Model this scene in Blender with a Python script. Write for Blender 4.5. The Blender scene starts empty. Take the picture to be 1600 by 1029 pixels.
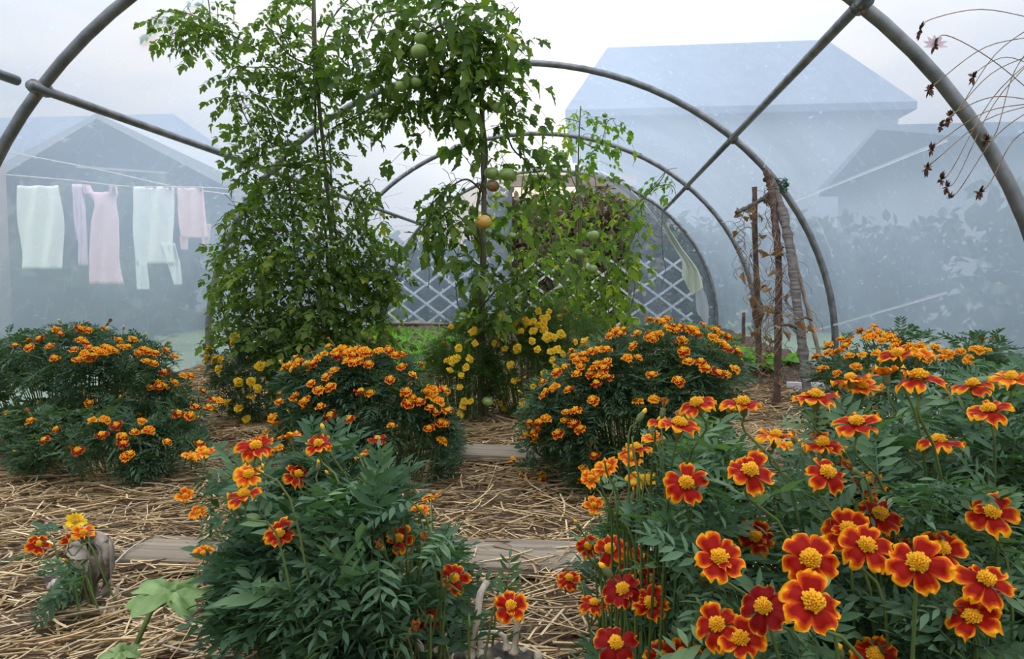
import bpy, math, random
import numpy as np
from mathutils import Matrix, Vector, Euler, noise as mnoise
R = random.Random(7)
NR = np.random.RandomState(7)
sc = bpy.context.scene
col = sc.collection

# ------------------------------------------------------------------ camera
YAW, PITCH, ROLL, FPX = 0.1209, -0.0675, 0.00785, 1030.0
EYE = np.array([0.0, 0.0, 0.666])
def cam_dir(x, y, z):
    c, s = math.cos(ROLL), math.sin(ROLL); x, z = c*x - s*z, s*x + c*z
    c, s = math.cos(PITCH), math.sin(PITCH); y, z = c*y - s*z, s*y + c*z
    c, s = math.cos(YAW), math.sin(YAW); x, y = c*x - s*y, s*x + c*y
    return np.array([x, y, z])
cam = bpy.data.cameras.new('camera'); camo = bpy.data.objects.new('camera', cam); col.objects.link(camo)
cam.sensor_width = 36; cam.lens = 36*FPX/1600; cam.clip_start = 0.02; cam.clip_end = 300
rx, ry, rz = cam_dir(1,0,0), cam_dir(0,0,1), -cam_dir(0,1,0)
camo.matrix_world = Matrix(((rx[0],ry[0],rz[0],EYE[0]),(rx[1],ry[1],rz[1],EYE[1]),(rx[2],ry[2],rz[2],EYE[2]),(0,0,0,1)))
sc.camera = camo
def ray(px, py):
    return cam_dir((px-800)/FPX, 1.0, -(py-514.5)/FPX)
def at(px, py, Y):                     # point on the pixel's ray at tunnel depth Y
    d = ray(px, py); return EYE + d*(Y/d[1])
def at_dist(px, py, t):                # t = depth along the lens axis
    return EYE + ray(px, py)*t
def on_ground(px, py, z=0.0):
    d = ray(px, py); return EYE + d*((z-EYE[2])/d[2])

# ------------------------------------------------------------------ world: bright overcast sky with a soft veiled sun
w = bpy.data.worlds.new('sky'); sc.world = w; w.use_nodes = True
nt = w.node_tree; nt.nodes.clear()
def N(t, **k):
    n = nt.nodes.new(t)
    for a, b in k.items(): setattr(n, a, b)
    return n
tc = N('ShaderNodeTexCoord'); out = N('ShaderNodeOutputWorld'); bg = N('ShaderNodeBackground')
mp = N('ShaderNodeMapping'); mp.inputs['Scale'].default_value = (1.2, 1.2, 3.4)
nz = N('ShaderNodeTexNoise'); nz.inputs['Scale'].default_value = 2.3; nz.inputs['Detail'].default_value = 5; nz.inputs['Roughness'].default_value = .55
rp = N('ShaderNodeValToRGB'); e = rp.color_ramp.elements
e[0].position = .36; e[0].color = (.66,.68,.74,1); e[1].position = .60; e[1].color = (1.0,.88,.78,1)
dv = ray(885, 30); dv = dv/np.linalg.norm(dv)
dt = N('ShaderNodeVectorMath', operation='DOT_PRODUCT'); dt.inputs[1].default_value = tuple(dv)
mx = N('ShaderNodeMath', operation='MAXIMUM'); mx.inputs[1].default_value = 0
pw = N('ShaderNodeMath', operation='POWER'); pw.inputs[1].default_value = 42
pw2 = N('ShaderNodeMath', operation='POWER'); pw2.inputs[1].default_value = 4
sunc = N('ShaderNodeVectorMath', operation='SCALE'); sunc.inputs[0].default_value = (.75, .66, .48)
sunc2 = N('ShaderNodeVectorMath', operation='SCALE'); sunc2.inputs[0].default_value = (.10, .07, .035)
ad = N('ShaderNodeVectorMath', operation='ADD'); ad2 = N('ShaderNodeVectorMath', operation='ADD')
L = nt.links.new
L(tc.outputs['Generated'], mp.inputs[0]); L(mp.outputs[0], nz.inputs['Vector']); L(nz.outputs['Fac'], rp.inputs[0])
L(tc.outputs['Generated'], dt.inputs[0]); L(dt.outputs['Value'], mx.inputs[0]); L(mx.outputs[0], pw.inputs[0]); L(mx.outputs[0], pw2.inputs[0])
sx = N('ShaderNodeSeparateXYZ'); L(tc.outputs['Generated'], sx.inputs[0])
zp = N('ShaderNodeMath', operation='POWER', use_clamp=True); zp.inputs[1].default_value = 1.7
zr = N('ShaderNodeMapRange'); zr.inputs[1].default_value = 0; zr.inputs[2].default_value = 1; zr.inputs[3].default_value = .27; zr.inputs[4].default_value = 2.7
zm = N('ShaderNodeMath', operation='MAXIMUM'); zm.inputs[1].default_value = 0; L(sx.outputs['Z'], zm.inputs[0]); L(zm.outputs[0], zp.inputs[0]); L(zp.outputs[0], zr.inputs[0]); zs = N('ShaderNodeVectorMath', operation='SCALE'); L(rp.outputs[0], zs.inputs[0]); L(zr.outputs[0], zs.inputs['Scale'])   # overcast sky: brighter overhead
L(pw.outputs[0], sunc.inputs['Scale']); L(pw2.outputs[0], sunc2.inputs['Scale'])
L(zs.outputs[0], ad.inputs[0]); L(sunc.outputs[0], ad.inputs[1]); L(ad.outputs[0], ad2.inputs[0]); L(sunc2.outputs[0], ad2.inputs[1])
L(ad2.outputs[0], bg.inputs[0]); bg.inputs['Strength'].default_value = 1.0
L(bg.outputs[0], out.inputs[0])
sc.view_settings.view_transform = 'Standard'; sc.view_settings.look = 'None'
sc.view_settings.gamma = 1; sc.view_settings.use_curve_mapping = False
sc.view_settings.exposure = 0.80
sc.cycles.use_denoising = True
sc.cycles.max_bounces = 10; sc.cycles.diffuse_bounces = 3; sc.cycles.glossy_bounces = 2
sc.cycles.transmission_bounces = 6; sc.cycles.transparent_max_bounces = 8; sc.cycles.caustics_refractive = True
sc.cycles.caustics_reflective = False

# ------------------------------------------------------------------ materials
def newmat(name):
    m = bpy.data.materials.new(name); m.use_nodes = True; m.node_tree.nodes.clear()
    t = m.node_tree
    def n(kind, **k):
        q = t.nodes.new(kind)
        for a, b in k.items(): setattr(q, a, b)
        return q
    o = n('ShaderNodeOutputMaterial')
    return m, n, t.links.new, o
def ramp(n, l, src, stops):
    r = n('ShaderNodeValToRGB'); el = r.color_ramp.elements
    el[0].position, el[0].color = stops[0][0], (*stops[0][1], 1)
    el[1].position, el[1].color = stops[-1][0], (*stops[-1][1], 1)
    for p, c in stops[1:-1]:
        q = el.new(p); q.color = (*c, 1)
    l(src, r.inputs[0]); return r
def surf(name, stops, scale=8.0, rough=.8, metal=0.0, bump=0.0, bscale=40.0, detail=4, stretch=(1,1,1), coords='Object', dist=.01):
    m, n, l, o = newmat(name)
    tcn = n('ShaderNodeTexCoord'); mpn = n('ShaderNodeMapping'); mpn.inputs['Scale'].default_value = stretch
    l(tcn.outputs[coords], mpn.inputs[0])
    nz = n('ShaderNodeTexNoise'); nz.inputs['Scale'].default_value = scale; nz.inputs['Detail'].default_value = detail
    l(mpn.outputs[0], nz.inputs['Vector'])
    r = ramp(n, l, nz.outputs['Fac'], stops)
    p = n('ShaderNodeBsdfPrincipled'); p.inputs['Roughness'].default_value = rough; p.inputs['Metallic'].default_value = metal
    l(r.outputs[0], p.inputs['Base Color'])
    if bump:
        nb = n('ShaderNodeTexNoise'); nb.inputs['Scale'].default_value = bscale; nb.inputs['Detail'].default_value = 4
        l(mpn.outputs[0], nb.inputs['Vector'])
        b = n('ShaderNodeBump'); b.inputs['Strength'].default_value = bump; b.inputs['Distance'].default_value = dist
        l(nb.outputs['Fac'], b.inputs['Height']); l(b.outputs[0], p.inputs['Normal'])
    l(p.outputs[0], o.inputs[0]); return m
def leafmat(name, stops, trans=.3, rough=.6, tcol=None, spec=.22):
    """thin leaf: colour differs per leaf and leaflet"""
    m, n, l, o = newmat(name)
    g = n('ShaderNodeNewGeometry'); oi = n('ShaderNodeObjectInfo')
    a = n('ShaderNodeMath', operation='MULTIPLY'); a.inputs[1].default_value = .45
    b = n('ShaderNodeMath', operation='MULTIPLY_ADD'); b.inputs[1].default_value = .55
    l(g.outputs['Random Per Island'], a.inputs[0]); l(oi.outputs['Random'], b.inputs[0]); l(a.outputs[0], b.inputs[2])
    r = ramp(n, l, b.outputs[0], stops)
    p = n('ShaderNodeBsdfPrincipled'); p.inputs['Roughness'].default_value = rough; p.inputs['Specular IOR Level'].default_value = spec
    l(r.outputs[0], p.inputs['Base Color'])
    tr = n('ShaderNodeBsdfTranslucent')
    mul = n('ShaderNodeMix', data_type='RGBA', blend_type='MULTIPLY'); mul.inputs[0].default_value = 1
    mul.inputs[7].default_value = (*(tcol or (1.9, 2.2, .7)), 1); l(r.outputs[0], mul.inputs[6]); l(mul.outputs[2], tr.inputs[0])
    mix = n('ShaderNodeMixShader'); mix.inputs[0].default_value = trans
    l(p.outputs[0], mix.inputs[1]); l(tr.outputs[0], mix.inputs[2]); l(mix.outputs[0], o.inputs[0]); return m
M = {}
M['marigold_leaf'] = leafmat('marigold_leaf', [(0,(.034,.085,.045)),(.45,(.070,.145,.082)),(.8,(.125,.225,.125)),(1,(.19,.30,.13))], .22, .5)
M['marigold_dark'] = leafmat('marigold_dark_leaf', [(0,(.030,.070,.040)),(.5,(.055,.115,.065)),(1,(.10,.17,.09))], .22, .55)
M['feather_dark'] = leafmat('feathery_dark_leaf', [(0,(.03,.07,.02)),(.5,(.06,.12,.03)),(1,(.12,.19,.05))], .3)
M['lime_leaf'] = leafmat('feathery_leaf', [(0,(.04,.10,.02)),(.5,(.08,.17,.035)),(1,(.16,.26,.05))], .35)
M['tomato_leaf'] = leafmat('tomato_leaf', [(0,(.035,.075,.02)),(.4,(.075,.13,.032)),(.75,(.13,.20,.045)),(.93,(.20,.27,.05)),(1,(.36,.29,.04))], .38)
M['tomato_leaf_yellow'] = leafmat('tomato_leaf_yellowing', [(0,(.05,.12,.02)),(.4,(.12,.22,.03)),(.8,(.24,.32,.05)),(1,(.42,.36,.06))], .42)
M['bright_leaf'] = leafmat('bright_leaf', [(0,(.06,.18,.02)),(.5,(.12,.32,.04)),(1,(.22,.45,.07))], .4)
M['dry_leaf'] = leafmat('dry_leaf', [(0,(.16,.085,.035)),(.5,(.30,.19,.09)),(1,(.46,.34,.19))], .2, .8, (1.2,1.1,.8))
M['grey_leaf'] = surf('withered_grey_leaf', [(.3,(.20,.17,.14)),(.7,(.42,.38,.32))], 25, .9, bump=.5, bscale=60)
M['squash_leaf'] = surf('squash_leaf', [(.3,(.10,.20,.05)),(.7,(.24,.36,.13))], 30, .6, bump=.3)
M['stem'] = leafmat('green_stem', [(0,(.07,.12,.035)),(.6,(.13,.20,.06)),(1,(.20,.24,.09))], .1)
M['vine_stem'] = leafmat('vine_stem', [(0,(.08,.07,.035)),(.6,(.12,.14,.05)),(1,(.20,.19,.09))], .05)
M['dry_stem'] = surf('dry_stem', [(.3,(.14,.08,.04)),(.7,(.42,.32,.20))], 30, .85)
M['pale_stem'] = surf('bleached_stalk', [(.3,(.40,.34,.26)),(.7,(.72,.66,.56))], 60, .8, bump=.5, bscale=150, stretch=(1,1,.15))
M['wart_stem'] = surf('old_squash_stem', [(.3,(.03,.03,.028)),(.5,(.10,.095,.08)),(.7,(.34,.30,.23))], 45, .85, bump=.9, bscale=70)
M['calyx'] = leafmat('calyx', [(0,(.10,.14,.05)),(.6,(.17,.20,.08)),(1,(.24,.20,.10))], .08)
M['steel'] = surf('galvanised_steel', [(.3,(.15,.16,.17)),(.7,(.30,.31,.32))], 14, .45, .75, bump=.08, bscale=90)
M['steel_clamp'] = surf('clamp_steel', [(.3,(.12,.12,.12)),(.7,(.24,.24,.23))], 30, .5, .7)
M['rust'] = surf('rusty_screw', [(.3,(.16,.06,.02)),(.7,(.32,.15,.06))], 90, .8)
M['white_wood'] = surf('white_lattice', [(.3,(.62,.65,.70)),(.7,(.85,.87,.90))], 20, .6)
M['board'] = surf('weathered_board', [(.3,(.20,.165,.12)),(.7,(.37,.32,.25))], 9, .85, bump=.4, bscale=50, stretch=(.3,6,6))
M['pink_board'] = surf('planed_beam', [(.3,(.40,.30,.26)),(.7,(.58,.46,.40))], 9, .8, bump=.2, stretch=(.3,5,5))
M['sill'] = surf('dark_sill', [(.3,(.03,.03,.025)),(.7,(.11,.10,.08))], 12, .9, bump=.5)
M['cane'] = surf('cane', [(.3,(.12,.09,.07)),(.7,(.25,.20,.16))], 20, .75, stretch=(1,1,.2), bump=.2)
M['bark_grey'] = surf('grey_bark', [(.25,(.02,.018,.018)),(.45,(.085,.077,.07)),(.75,(.20,.18,.16))], 22, .9, bump=.8, bscale=30, stretch=(.5,.5,3.5), dist=.006)
M['bark_dark'] = surf('dark_bark', [(.3,(.035,.02,.016)),(.6,(.10,.06,.045)),(.8,(.22,.15,.11))], 26, .9, bump=.7, bscale=40)
M['bark_red'] = surf('reddish_bark', [(.3,(.06,.035,.03)),(.6,(.15,.10,.08)),(.8,(.26,.20,.17))], 26, .9, bump=.6, bscale=40)
M['twine'] = surf('green_twine', [(.3,(.02,.07,.045)),(.7,(.04,.13,.08))], 50, .7)
M['soil'] = surf('soil', [(.3,(.035,.024,.017)),(.5,(.085,.058,.04)),(.72,(.17,.12,.085))], 30, .95, bump=1, bscale=60, dist=.02)
M['mulch_soil'] = surf('mulched_soil', [(.3,(.055,.038,.024)),(.5,(.15,.105,.06)),(.72,(.34,.26,.15))], 60, .95, bump=1, bscale=90, dist=.02)
M['lawn'] = surf('lawn', [(.3,(.05,.09,.02)),(.7,(.13,.20,.06))], 3, .95, bump=.6)
M['hedge'] = leafmat('hedge_leaf', [(0,(.02,.045,.02)),(.5,(.045,.08,.035)),(1,(.09,.13,.06))], .2)
M['brush'] = leafmat('dry_brush', [(0,(.05,.04,.03)),(.5,(.12,.10,.075)),(1,(.2,.19,.14))], .1)
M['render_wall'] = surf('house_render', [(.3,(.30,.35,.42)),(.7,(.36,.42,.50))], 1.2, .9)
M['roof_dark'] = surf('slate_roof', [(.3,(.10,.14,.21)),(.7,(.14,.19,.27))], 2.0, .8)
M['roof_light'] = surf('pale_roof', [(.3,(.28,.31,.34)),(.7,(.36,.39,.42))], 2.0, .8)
M['window_dark'] = surf('house_window', [(.3,(.04,.05,.07)),(.7,(.08,.09,.12))], 2.0, .2)
M['cloth_pink'] = surf('pink_cotton', [(.3,(.84,.58,.68)),(.7,(.90,.66,.74))], 5, .9)
M['cloth_blush'] = surf('blush_cotton', [(.3,(.88,.62,.64)),(.7,(.93,.70,.70))], 5, .9)
M['cloth_lilac'] = surf('lilac_cotton', [(.3,(.66,.52,.72)),(.7,(.86,.72,.84))], 5, .9)
M['cloth_mint'] = surf('white_mint_cotton', [(.3,(.78,.88,.88)),(.7,(.92,.96,.94))], 5, .9)
M['flap'] = surf('green_flap', [(.3,(.46,.56,.42)),(.7,(.62,.66,.55))], 4, .5)
M['red_plastic'] = surf('red_plastic', [(.3,(.65,.02,.02)),(.7,(.8,.05,.04))], 5, .35)
M['tomato_green'] = surf('green_tomato', [(.3,(.16,.27,.06)),(.7,(.32,.42,.13))], 14, .28)
M['tomato_orange'] = surf('ripening_tomato', [(.3,(.62,.30,.05)),(.7,(.70,.45,.10))], 14, .28)
M['tomato_red'] = surf('reddish_tomato', [(.35,(.20,.24,.07)),(.65,(.36,.13,.05))], 14, .28)
M['cosmos'] = surf('cosmos_petal', [(.3,(.60,.45,.52)),(.7,(.82,.70,.76))], 40, .7)
M['brown_head'] = surf('dry_head', [(.3,(.06,.03,.02)),(.7,(.24,.12,.07))], 150, .9)

# straw: one colour per stalk
def straw_mat():
    m, n, l, o = newmat('straw')
    g = n('ShaderNodeNewGeometry')
    r = ramp(n, l, g.outputs['Random Per Island'], [(0,(.09,.05,.025)),(.25,(.33,.215,.105)),(.6,(.62,.46,.245)),(.85,(.86,.69,.42)),(1,(.42,.36,.27))])
    p = n('ShaderNodeBsdfPrincipled'); p.inputs['Roughness'].default_value = .5
    l(r.outputs[0], p.inputs['Base Color']); l(p.outputs[0], o.inputs[0]); return m
M['straw'] = straw_mat()

# petals: dark middle with a golden rim ('rim' runs from 0 in the middle of the petal to 1 on its margin), golden underside
def petal_mat(name, inner, mid, rim, under, lo=.62, hi=.86):
    m, n, l, o = newmat(name)
    at_ = n('ShaderNodeAttribute', attribute_name='rim'); g = n('ShaderNodeNewGeometry'); oi = n('ShaderNodeObjectInfo')
    tcn = n('ShaderNodeTexCoord'); nz = n('ShaderNodeTexNoise'); nz.inputs['Scale'].default_value = 260; nz.inputs['Detail'].default_value = 2
    l(tcn.outputs['Object'], nz.inputs['Vector'])
    a = n('ShaderNodeMath', operation='MULTIPLY_ADD'); a.inputs[1].default_value = .22; l(nz.outputs['Fac'], a.inputs[0]); l(at_.outputs['Fac'], a.inputs[2])
    b = n('ShaderNodeMath', operation='MULTIPLY_ADD'); b.inputs[1].default_value = .10; l(oi.outputs['Random'], b.inputs[0]); l(a.outputs[0], b.inputs[2])
    s = n('ShaderNodeMath', operation='SUBTRACT'); s.inputs[1].default_value = .14; l(b.outputs[0], s.inputs[0])
    r = ramp(n, l, s.outputs[0], [(0, tuple(np.array(inner)*1.25)), (lo-.06, inner), ((lo+hi)/2, mid), (hi, rim), (1, rim)])
    mix = n('ShaderNodeMix', data_type='RGBA'); l(g.outputs['Backfacing'], mix.inputs[0]); l(r.outputs[0], mix.inputs[6]); mix.inputs[7].default_value = (*under, 1)
    p = n('ShaderNodeBsdfPrincipled'); p.inputs['Roughness'].default_value = .5; p.inputs['Specular IOR Level'].default_value = .12; l(mix.outputs[2], p.inputs['Base Color'])
    tr = n('ShaderNodeBsdfTranslucent'); l(mix.outputs[2], tr.inputs[0])
    ms = n('ShaderNodeMixShader'); ms.inputs[0].default_value = .3; l(p.outputs[0], ms.inputs[1]); l(tr.outputs[0], ms.inputs[2]); l(ms.outputs[0], o.inputs[0]); return m
M['petal_red'] = petal_mat('petal_red_gold', (.30,.006,.002), (.72,.09,.004), (.98,.44,.01), (.92,.30,.01), .60, .84)
M['petal_dark'] = petal_mat('petal_crimson', (.22,.004,.004), (.45,.03,.006), (.92,.40,.03), (.62,.12,.02), .74, .95)
M['petal_orange'] = petal_mat('petal_orange', (.55,.05,.004), (.88,.20,.008), (.98,.48,.02), (.80,.20,.008), .42, .76)
M['petal_yellow'] = petal_mat('petal_yellow', (.93,.50,.012), (.95,.60,.02), (.98,.72,.06), (.93,.56,.03), .3, .7)
M['disc'] = surf('flower_disc', [(.3,(1,.40,.003)),(.7,(1,.62,.012))], 400, .7)
M['disc_yellow'] = surf('flower_disc_yellow', [(.3,(.80,.38,.01)),(.7,(.97,.62,.03))], 400, .7)
M['wilt'] = surf('faded_petal', [(.3,(.22,.06,.02)),(.7,(.62,.26,.04))], 150, .8)

# polythene film: milky, blurs what lies behind it, scuffed and streaked with dried drops
def film_mat(name, milk, blur, clear, rough, streak=1.0, tint=(.55,.73,.98,1)):
    m, n, l, o = newmat(name)
    tcn = n('ShaderNodeTexCoord')
    def nz(scale, stretch, det=4, rot=0):
        mpn = n('ShaderNodeMapping'); mpn.inputs['Scale'].default_value = stretch; mpn.inputs['Rotation'].default_value = (rot, rot*.5, 0)
        q = n('ShaderNodeTexNoise'); q.inputs['Scale'].default_value = scale; q.inputs['Detail'].default_value = det
        l(tcn.outputs['Object'], mpn.inputs[0]); l(mpn.outputs[0], q.inputs['Vector']); return q
    def rg(src, a, b, c, d):
        q = n('ShaderNodeMapRange'); q.inputs[1].default_value = a; q.inputs[2].default_value = b; q.inputs[3].default_value = c; q.inputs[4].default_value = d
        l(src, q.inputs[0]); return q.outputs[0]
    def mt(op, a, b):
        q = n('ShaderNodeMath', operation=op)
        for i, v in enumerate((a, b)):
            if isinstance(v, (int, float)): q.inputs[i].default_value = v
            else: l(v, q.inputs[i])
        return q.outputs[0]
    large = rg(nz(.7, (1,1,1), 3).outputs['Fac'], .3, .7, -.07, .07)
    fine = rg(nz(34, (1,.35,1), 3, .6).outputs['Fac'], .62, .74, 0, .26*streak)
    patch = rg(nz(1.3, (1,1,1), 2).outputs['Fac'], .42, .62, 0, 1)
    crease = rg(nz(3.0, (.5,2.6,1.2), 2, .9).outputs['Fac'], .485, .5, 0, 1)
    crease = mt('MULTIPLY', crease, rg(nz(3.0, (.5,2.6,1.2), 2, .9).outputs['Fac'], .5, .515, 1, 0))
    fac = mt('ADD', mt('ADD', mt('ADD', large, milk), mt('MULTIPLY', fine, patch)), mt('MULTIPLY', crease, .045*streak))
    tr = n('ShaderNodeBsdfTranslucent'); tr.inputs[0].default_value = tint
    df = n('ShaderNodeBsdfDiffuse'); df.inputs[0].default_value = tint
    mk = n('ShaderNodeMixShader'); mk.inputs[0].default_value = .3; l(tr.outputs[0], mk.inputs[1]); l(df.outputs[0], mk.inputs[2])
    rf = n('ShaderNodeBsdfRefraction'); rf.inputs['IOR'].default_value = 1.0; rf.inputs['Roughness'].default_value = rough; rf.inputs[0].default_value = (.94,.96,.98,1)
    tp = n('ShaderNodeBsdfTransparent'); tp.inputs[0].default_value = (.94,.96,.98,1)
    see = n('ShaderNodeMixShader'); see.inputs[0].default_value = clear/(clear+blur); l(rf.outputs[0], see.inputs[1]); l(tp.outputs[0], see.inputs[2])
    a = n('ShaderNodeMixShader'); l(fac, a.inputs[0]); l(see.outputs[0], a.inputs[1]); l(mk.outputs[0], a.inputs[2])
    gl = n('ShaderNodeBsdfGlossy'); gl.inputs['Roughness'].default_value = .25
    fr = n('ShaderNodeMixShader'); fr.inputs[0].default_value = .03; l(a.outputs[0], fr.inputs[1]); l(gl.outputs[0], fr.inputs[2])
    l(fr.outputs[0], o.inputs[0]); return m
M['film'] = film_mat('polythene_film', .49, .58, .02, .26)
M['film_clear'] = film_mat('thin_polythene', .30, .30, .50, .08, .8)
M['film_crease'] = film_mat('creased_polythene', .62, .25, .2, .2, .3, (.80,.86,.93,1))

# ------------------------------------------------------------------ mesh helpers
class G:
    def __init__(s): s.V = []; s.F = []; s.I = []; s.A = []; s.n = 0
    def add(s, v, f, mi=0, a=None):
        v = np.asarray(v, float).reshape(-1, 3); f = np.asarray(f, int).reshape(-1, 3)
        s.V.append(v); s.F.append(f + s.n); s.I.append(np.full(len(f), mi, int)); s.n += len(v)
        s.A.append(np.zeros(len(v)) if a is None else np.asarray(a, float))
        return s
    def data(s): return np.concatenate(s.V), np.concatenate(s.F), np.concatenate(s.I), np.concatenate(s.A)
    def mesh(s, name, mats, smooth=True, rim=False):
        v, f, i, a = s.data()
        me = bpy.data.meshes.new(name)
        me.vertices.add(len(v)); me.vertices.foreach_set('co', v.astype(np.float32).ravel())
        me.loops.add(len(f)*3); me.loops.foreach_set('vertex_index', f.astype(np.int32).ravel())
        me.polygons.add(len(f)); me.polygons.foreach_set('loop_start', np.arange(0, len(f)*3, 3, dtype=np.int32))
        me.polygons.foreach_set('loop_total', np.full(len(f), 3, np.int32))
        me.polygons.foreach_set('material_index', i.astype(np.int32))
        me.polygons.foreach_set('use_smooth', np.full(len(f), bool(smooth)))
        if rim:
            at_ = me.attributes.new('rim', 'FLOAT', 'POINT'); at_.data.foreach_set('value', a.astype(np.float32))
        me.update(calc_edges=True)
        for m in (mats if isinstance(mats, (list, tuple)) else [mats]): me.materials.append(M[m])
        return me
def ob(name, me, parent=None, mat=None, loc=None, kind=None, label=None, cat=None, group=None):
    o = bpy.data.objects.new(name, me); col.objects.link(o)
    if parent is not None: o.parent = parent
    if mat is not None: o.matrix_basis = Matrix(mat)
    if loc is not None: o.location = loc
    if kind: o['kind'] = kind
    if label: o['label'] = label
    if cat: o['category'] = cat
    if group: o['group'] = group
    return o
def empty(name, loc, label, cat, group=None):
    o = ob(name, None, loc=tuple(loc), label=label, cat=cat, group=group); o.empty_display_size = .05; return o
def unit(v): v = np.asarray(v, float); return v/(np.linalg.norm(v)+1e-12)
def frame(z, x=None):
    z = unit(z); x = np.array([1,0,0.]) if x is None else np.asarray(x, float)
    if abs(np.dot(z, unit(x))) > .95: x = np.array([0,1.,0])
    y = unit(np.cross(z, x)); x = np.cross(y, z); return x, y, z
def mat4(x, y, z, p, s=1.0):
    m = np.eye(4); m[:3,0] = x*s; m[:3,1] = y*s; m[:3,2] = z*s; m[:3,3] = p; return m
def grid_faces(nu, nv, wrap=False):
    F = []
    for i in range(nu-1):
        for j in range(nv if wrap else nv-1):
            a = i*nv+j; b = i*nv+(j+1)%nv; c = a+nv; d = b+nv
            F += [(a,b,d),(a,d,c)]
    return F
def tube(pts, rad, n=6, cap=True, bump=0):
    P = np.asarray(pts, float); k = len(P); rad = np.broadcast_to(np.asarray(rad, float), (k,))
    T = np.gradient(P, axis=0) if k > 2 else np.array([P[1]-P[0]]*2)
    x, y, _ = frame(T[0]); V = []
    for i in range(k):
        t = unit(T[i]); x = unit(x - np.dot(x, t)*t); y = np.cross(t, x)
        for j in range(n):
            a = 2*math.pi*j/n; r = rad[i]*(1+bump*(R.random()-.5))
            V.append(P[i]+(x*math.cos(a)+y*math.sin(a))*r)
    F = grid_faces(k, n, True)
    if cap:
        V += [P[0], P[-1]]; a0 = k*n
        F += [(a0, (j+1)%n, j) for j in range(n)] + [(a0+1, (k-1)*n+j, (k-1)*n+(j+1)%n) for j in range(n)]
    return np.array(V), np.array(F)[:, ::-1]
def catmull(P, m=6):
    P = np.asarray(P, float); Q = np.vstack([2*P[0]-P[1], P, 2*P[-1]-P[-2]]); o = []
    for i in range(1, len(Q)-2):
        for t in np.linspace(0, 1, m, endpoint=False):
            a, b, c, d = Q[i-1:i+3]
            o.append(.5*((2*b)+(c-a)*t+(2*a-5*b+4*c-d)*t*t+(3*b-a-3*c+d)*t**3))
    o.append(P[-1]); return np.array(o)
def box(x0, x1, y0, y1, z0, z1, bev=0):
    v = [(x,y,z) for x in (x0,x1) for y in (y0,y1) for z in (z0,z1)]
    f = [(0,1,3),(0,3,2),(4,6,7),(4,7,5),(0,4,5),(0,5,1),(2,3,7),(2,7,6),(0,2,6),(0,6,4),(1,5,7),(1,7,3)]
    return np.array(v, float), f
def xf(m, v): return np.asarray(v) @ m[:3,:3].T + m[:3,3]
def many(g, base, mats, mi=0):
    v, f, i, a = base
    Ms = np.array(mats); k = len(Ms)
    if not k: return
    V = np.einsum('kij,nj->kni', Ms[:,:3,:3], v) + Ms[:,None,:3,3]
    F = f[None] + (np.arange(k)*len(v))[:,None,None]
    g.V.append(V.reshape(-1,3)); g.F.append(F.reshape(-1,3)+g.n); g.I.append(np.tile(i, k)+mi); g.A.append(np.tile(a, k)); g.n += k*len(v)
def boxobj(name, dims, mat, parent=None, smooth=False, **k):
    g = G(); v, f = box(*dims); g.add(v, f); return ob(name, g.mesh(name, mat, smooth), parent, **k)

# ------------------------------------------------------------------ the tunnel
XC, TA, TB, ZC = -.651, 2.35, 2.079, .191
HY = [-1.85, .37, 2.615, 4.85, 7.098, 9.36]
def arch(t, off=0.0):          # t 0..1 from the left foot over the top to the right foot
    a = math.pi*(1-t)
    return XC+(TA+off)*math.cos(a), ZC+(TB+off)*math.sin(a)
def hoop_pts(Y, off=0, n=40, y2=None):
    P = [(XC-TA-off, Y, -.05)] + [(*[arch(t, off)[0]], Y, arch(t, off)[1]) for t in np.linspace(0,1,n)] + [(XC+TA+off, Y, -.05)]
    P = np.array(P)
    if y2 is not None: P[:,1] = Y + (y2-Y)*(XC+TA-P[:,0])/(2*TA)
    return P
# film sheet in three named pieces of the setting
def film(name, t0, t1, foot=None):
    nu, nv = 150, 44; V = []
    for i in range(nu):
        y = -2.0 + i*(9.42+2.0)/(nu-1)
        ph = min(abs(y-h) for h in HY); sag = -.028*min(1, ph/.9)
        for j in range(nv):
            t = t0 + (t1-t0)*j/(nv-1)
            x, z = arch(t, .034 + sag + .012*mnoise.noise(Vector((y*1.1, t*9, 1))) + .010*mnoise.noise(Vector((y*5, t*14, 3)))*(1 if ph > .05 else 0))
            V.append((x, y, z))
    F = grid_faces(nu, nv)
    g = G().add(V, F)
    if foot:
        s = -1 if foot == 'l' else 1; W = []
        for i in range(nu):
            y = -2.0 + i*(9.42+2.0)/(nu-1)
            ph = min(abs(y-h) for h in HY); e = V[i*nv] if foot == 'l' else V[i*nv+nv-1]
            for j in range(6):
                W.append((e[0]+s*(.004*j*math.sin(y*9)+.03*(j/5)**2), y, e[2]-(e[2]+.06)*j/5))
        g.add(W, grid_faces(nu, 6))
    o = ob(name, g.mesh(name, 'film'), kind='structure'); return o
film('wall_left', 0, .30, 'l'); film('ceiling', .30, .70); film('wall_right', .70, 1, 'r')
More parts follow.
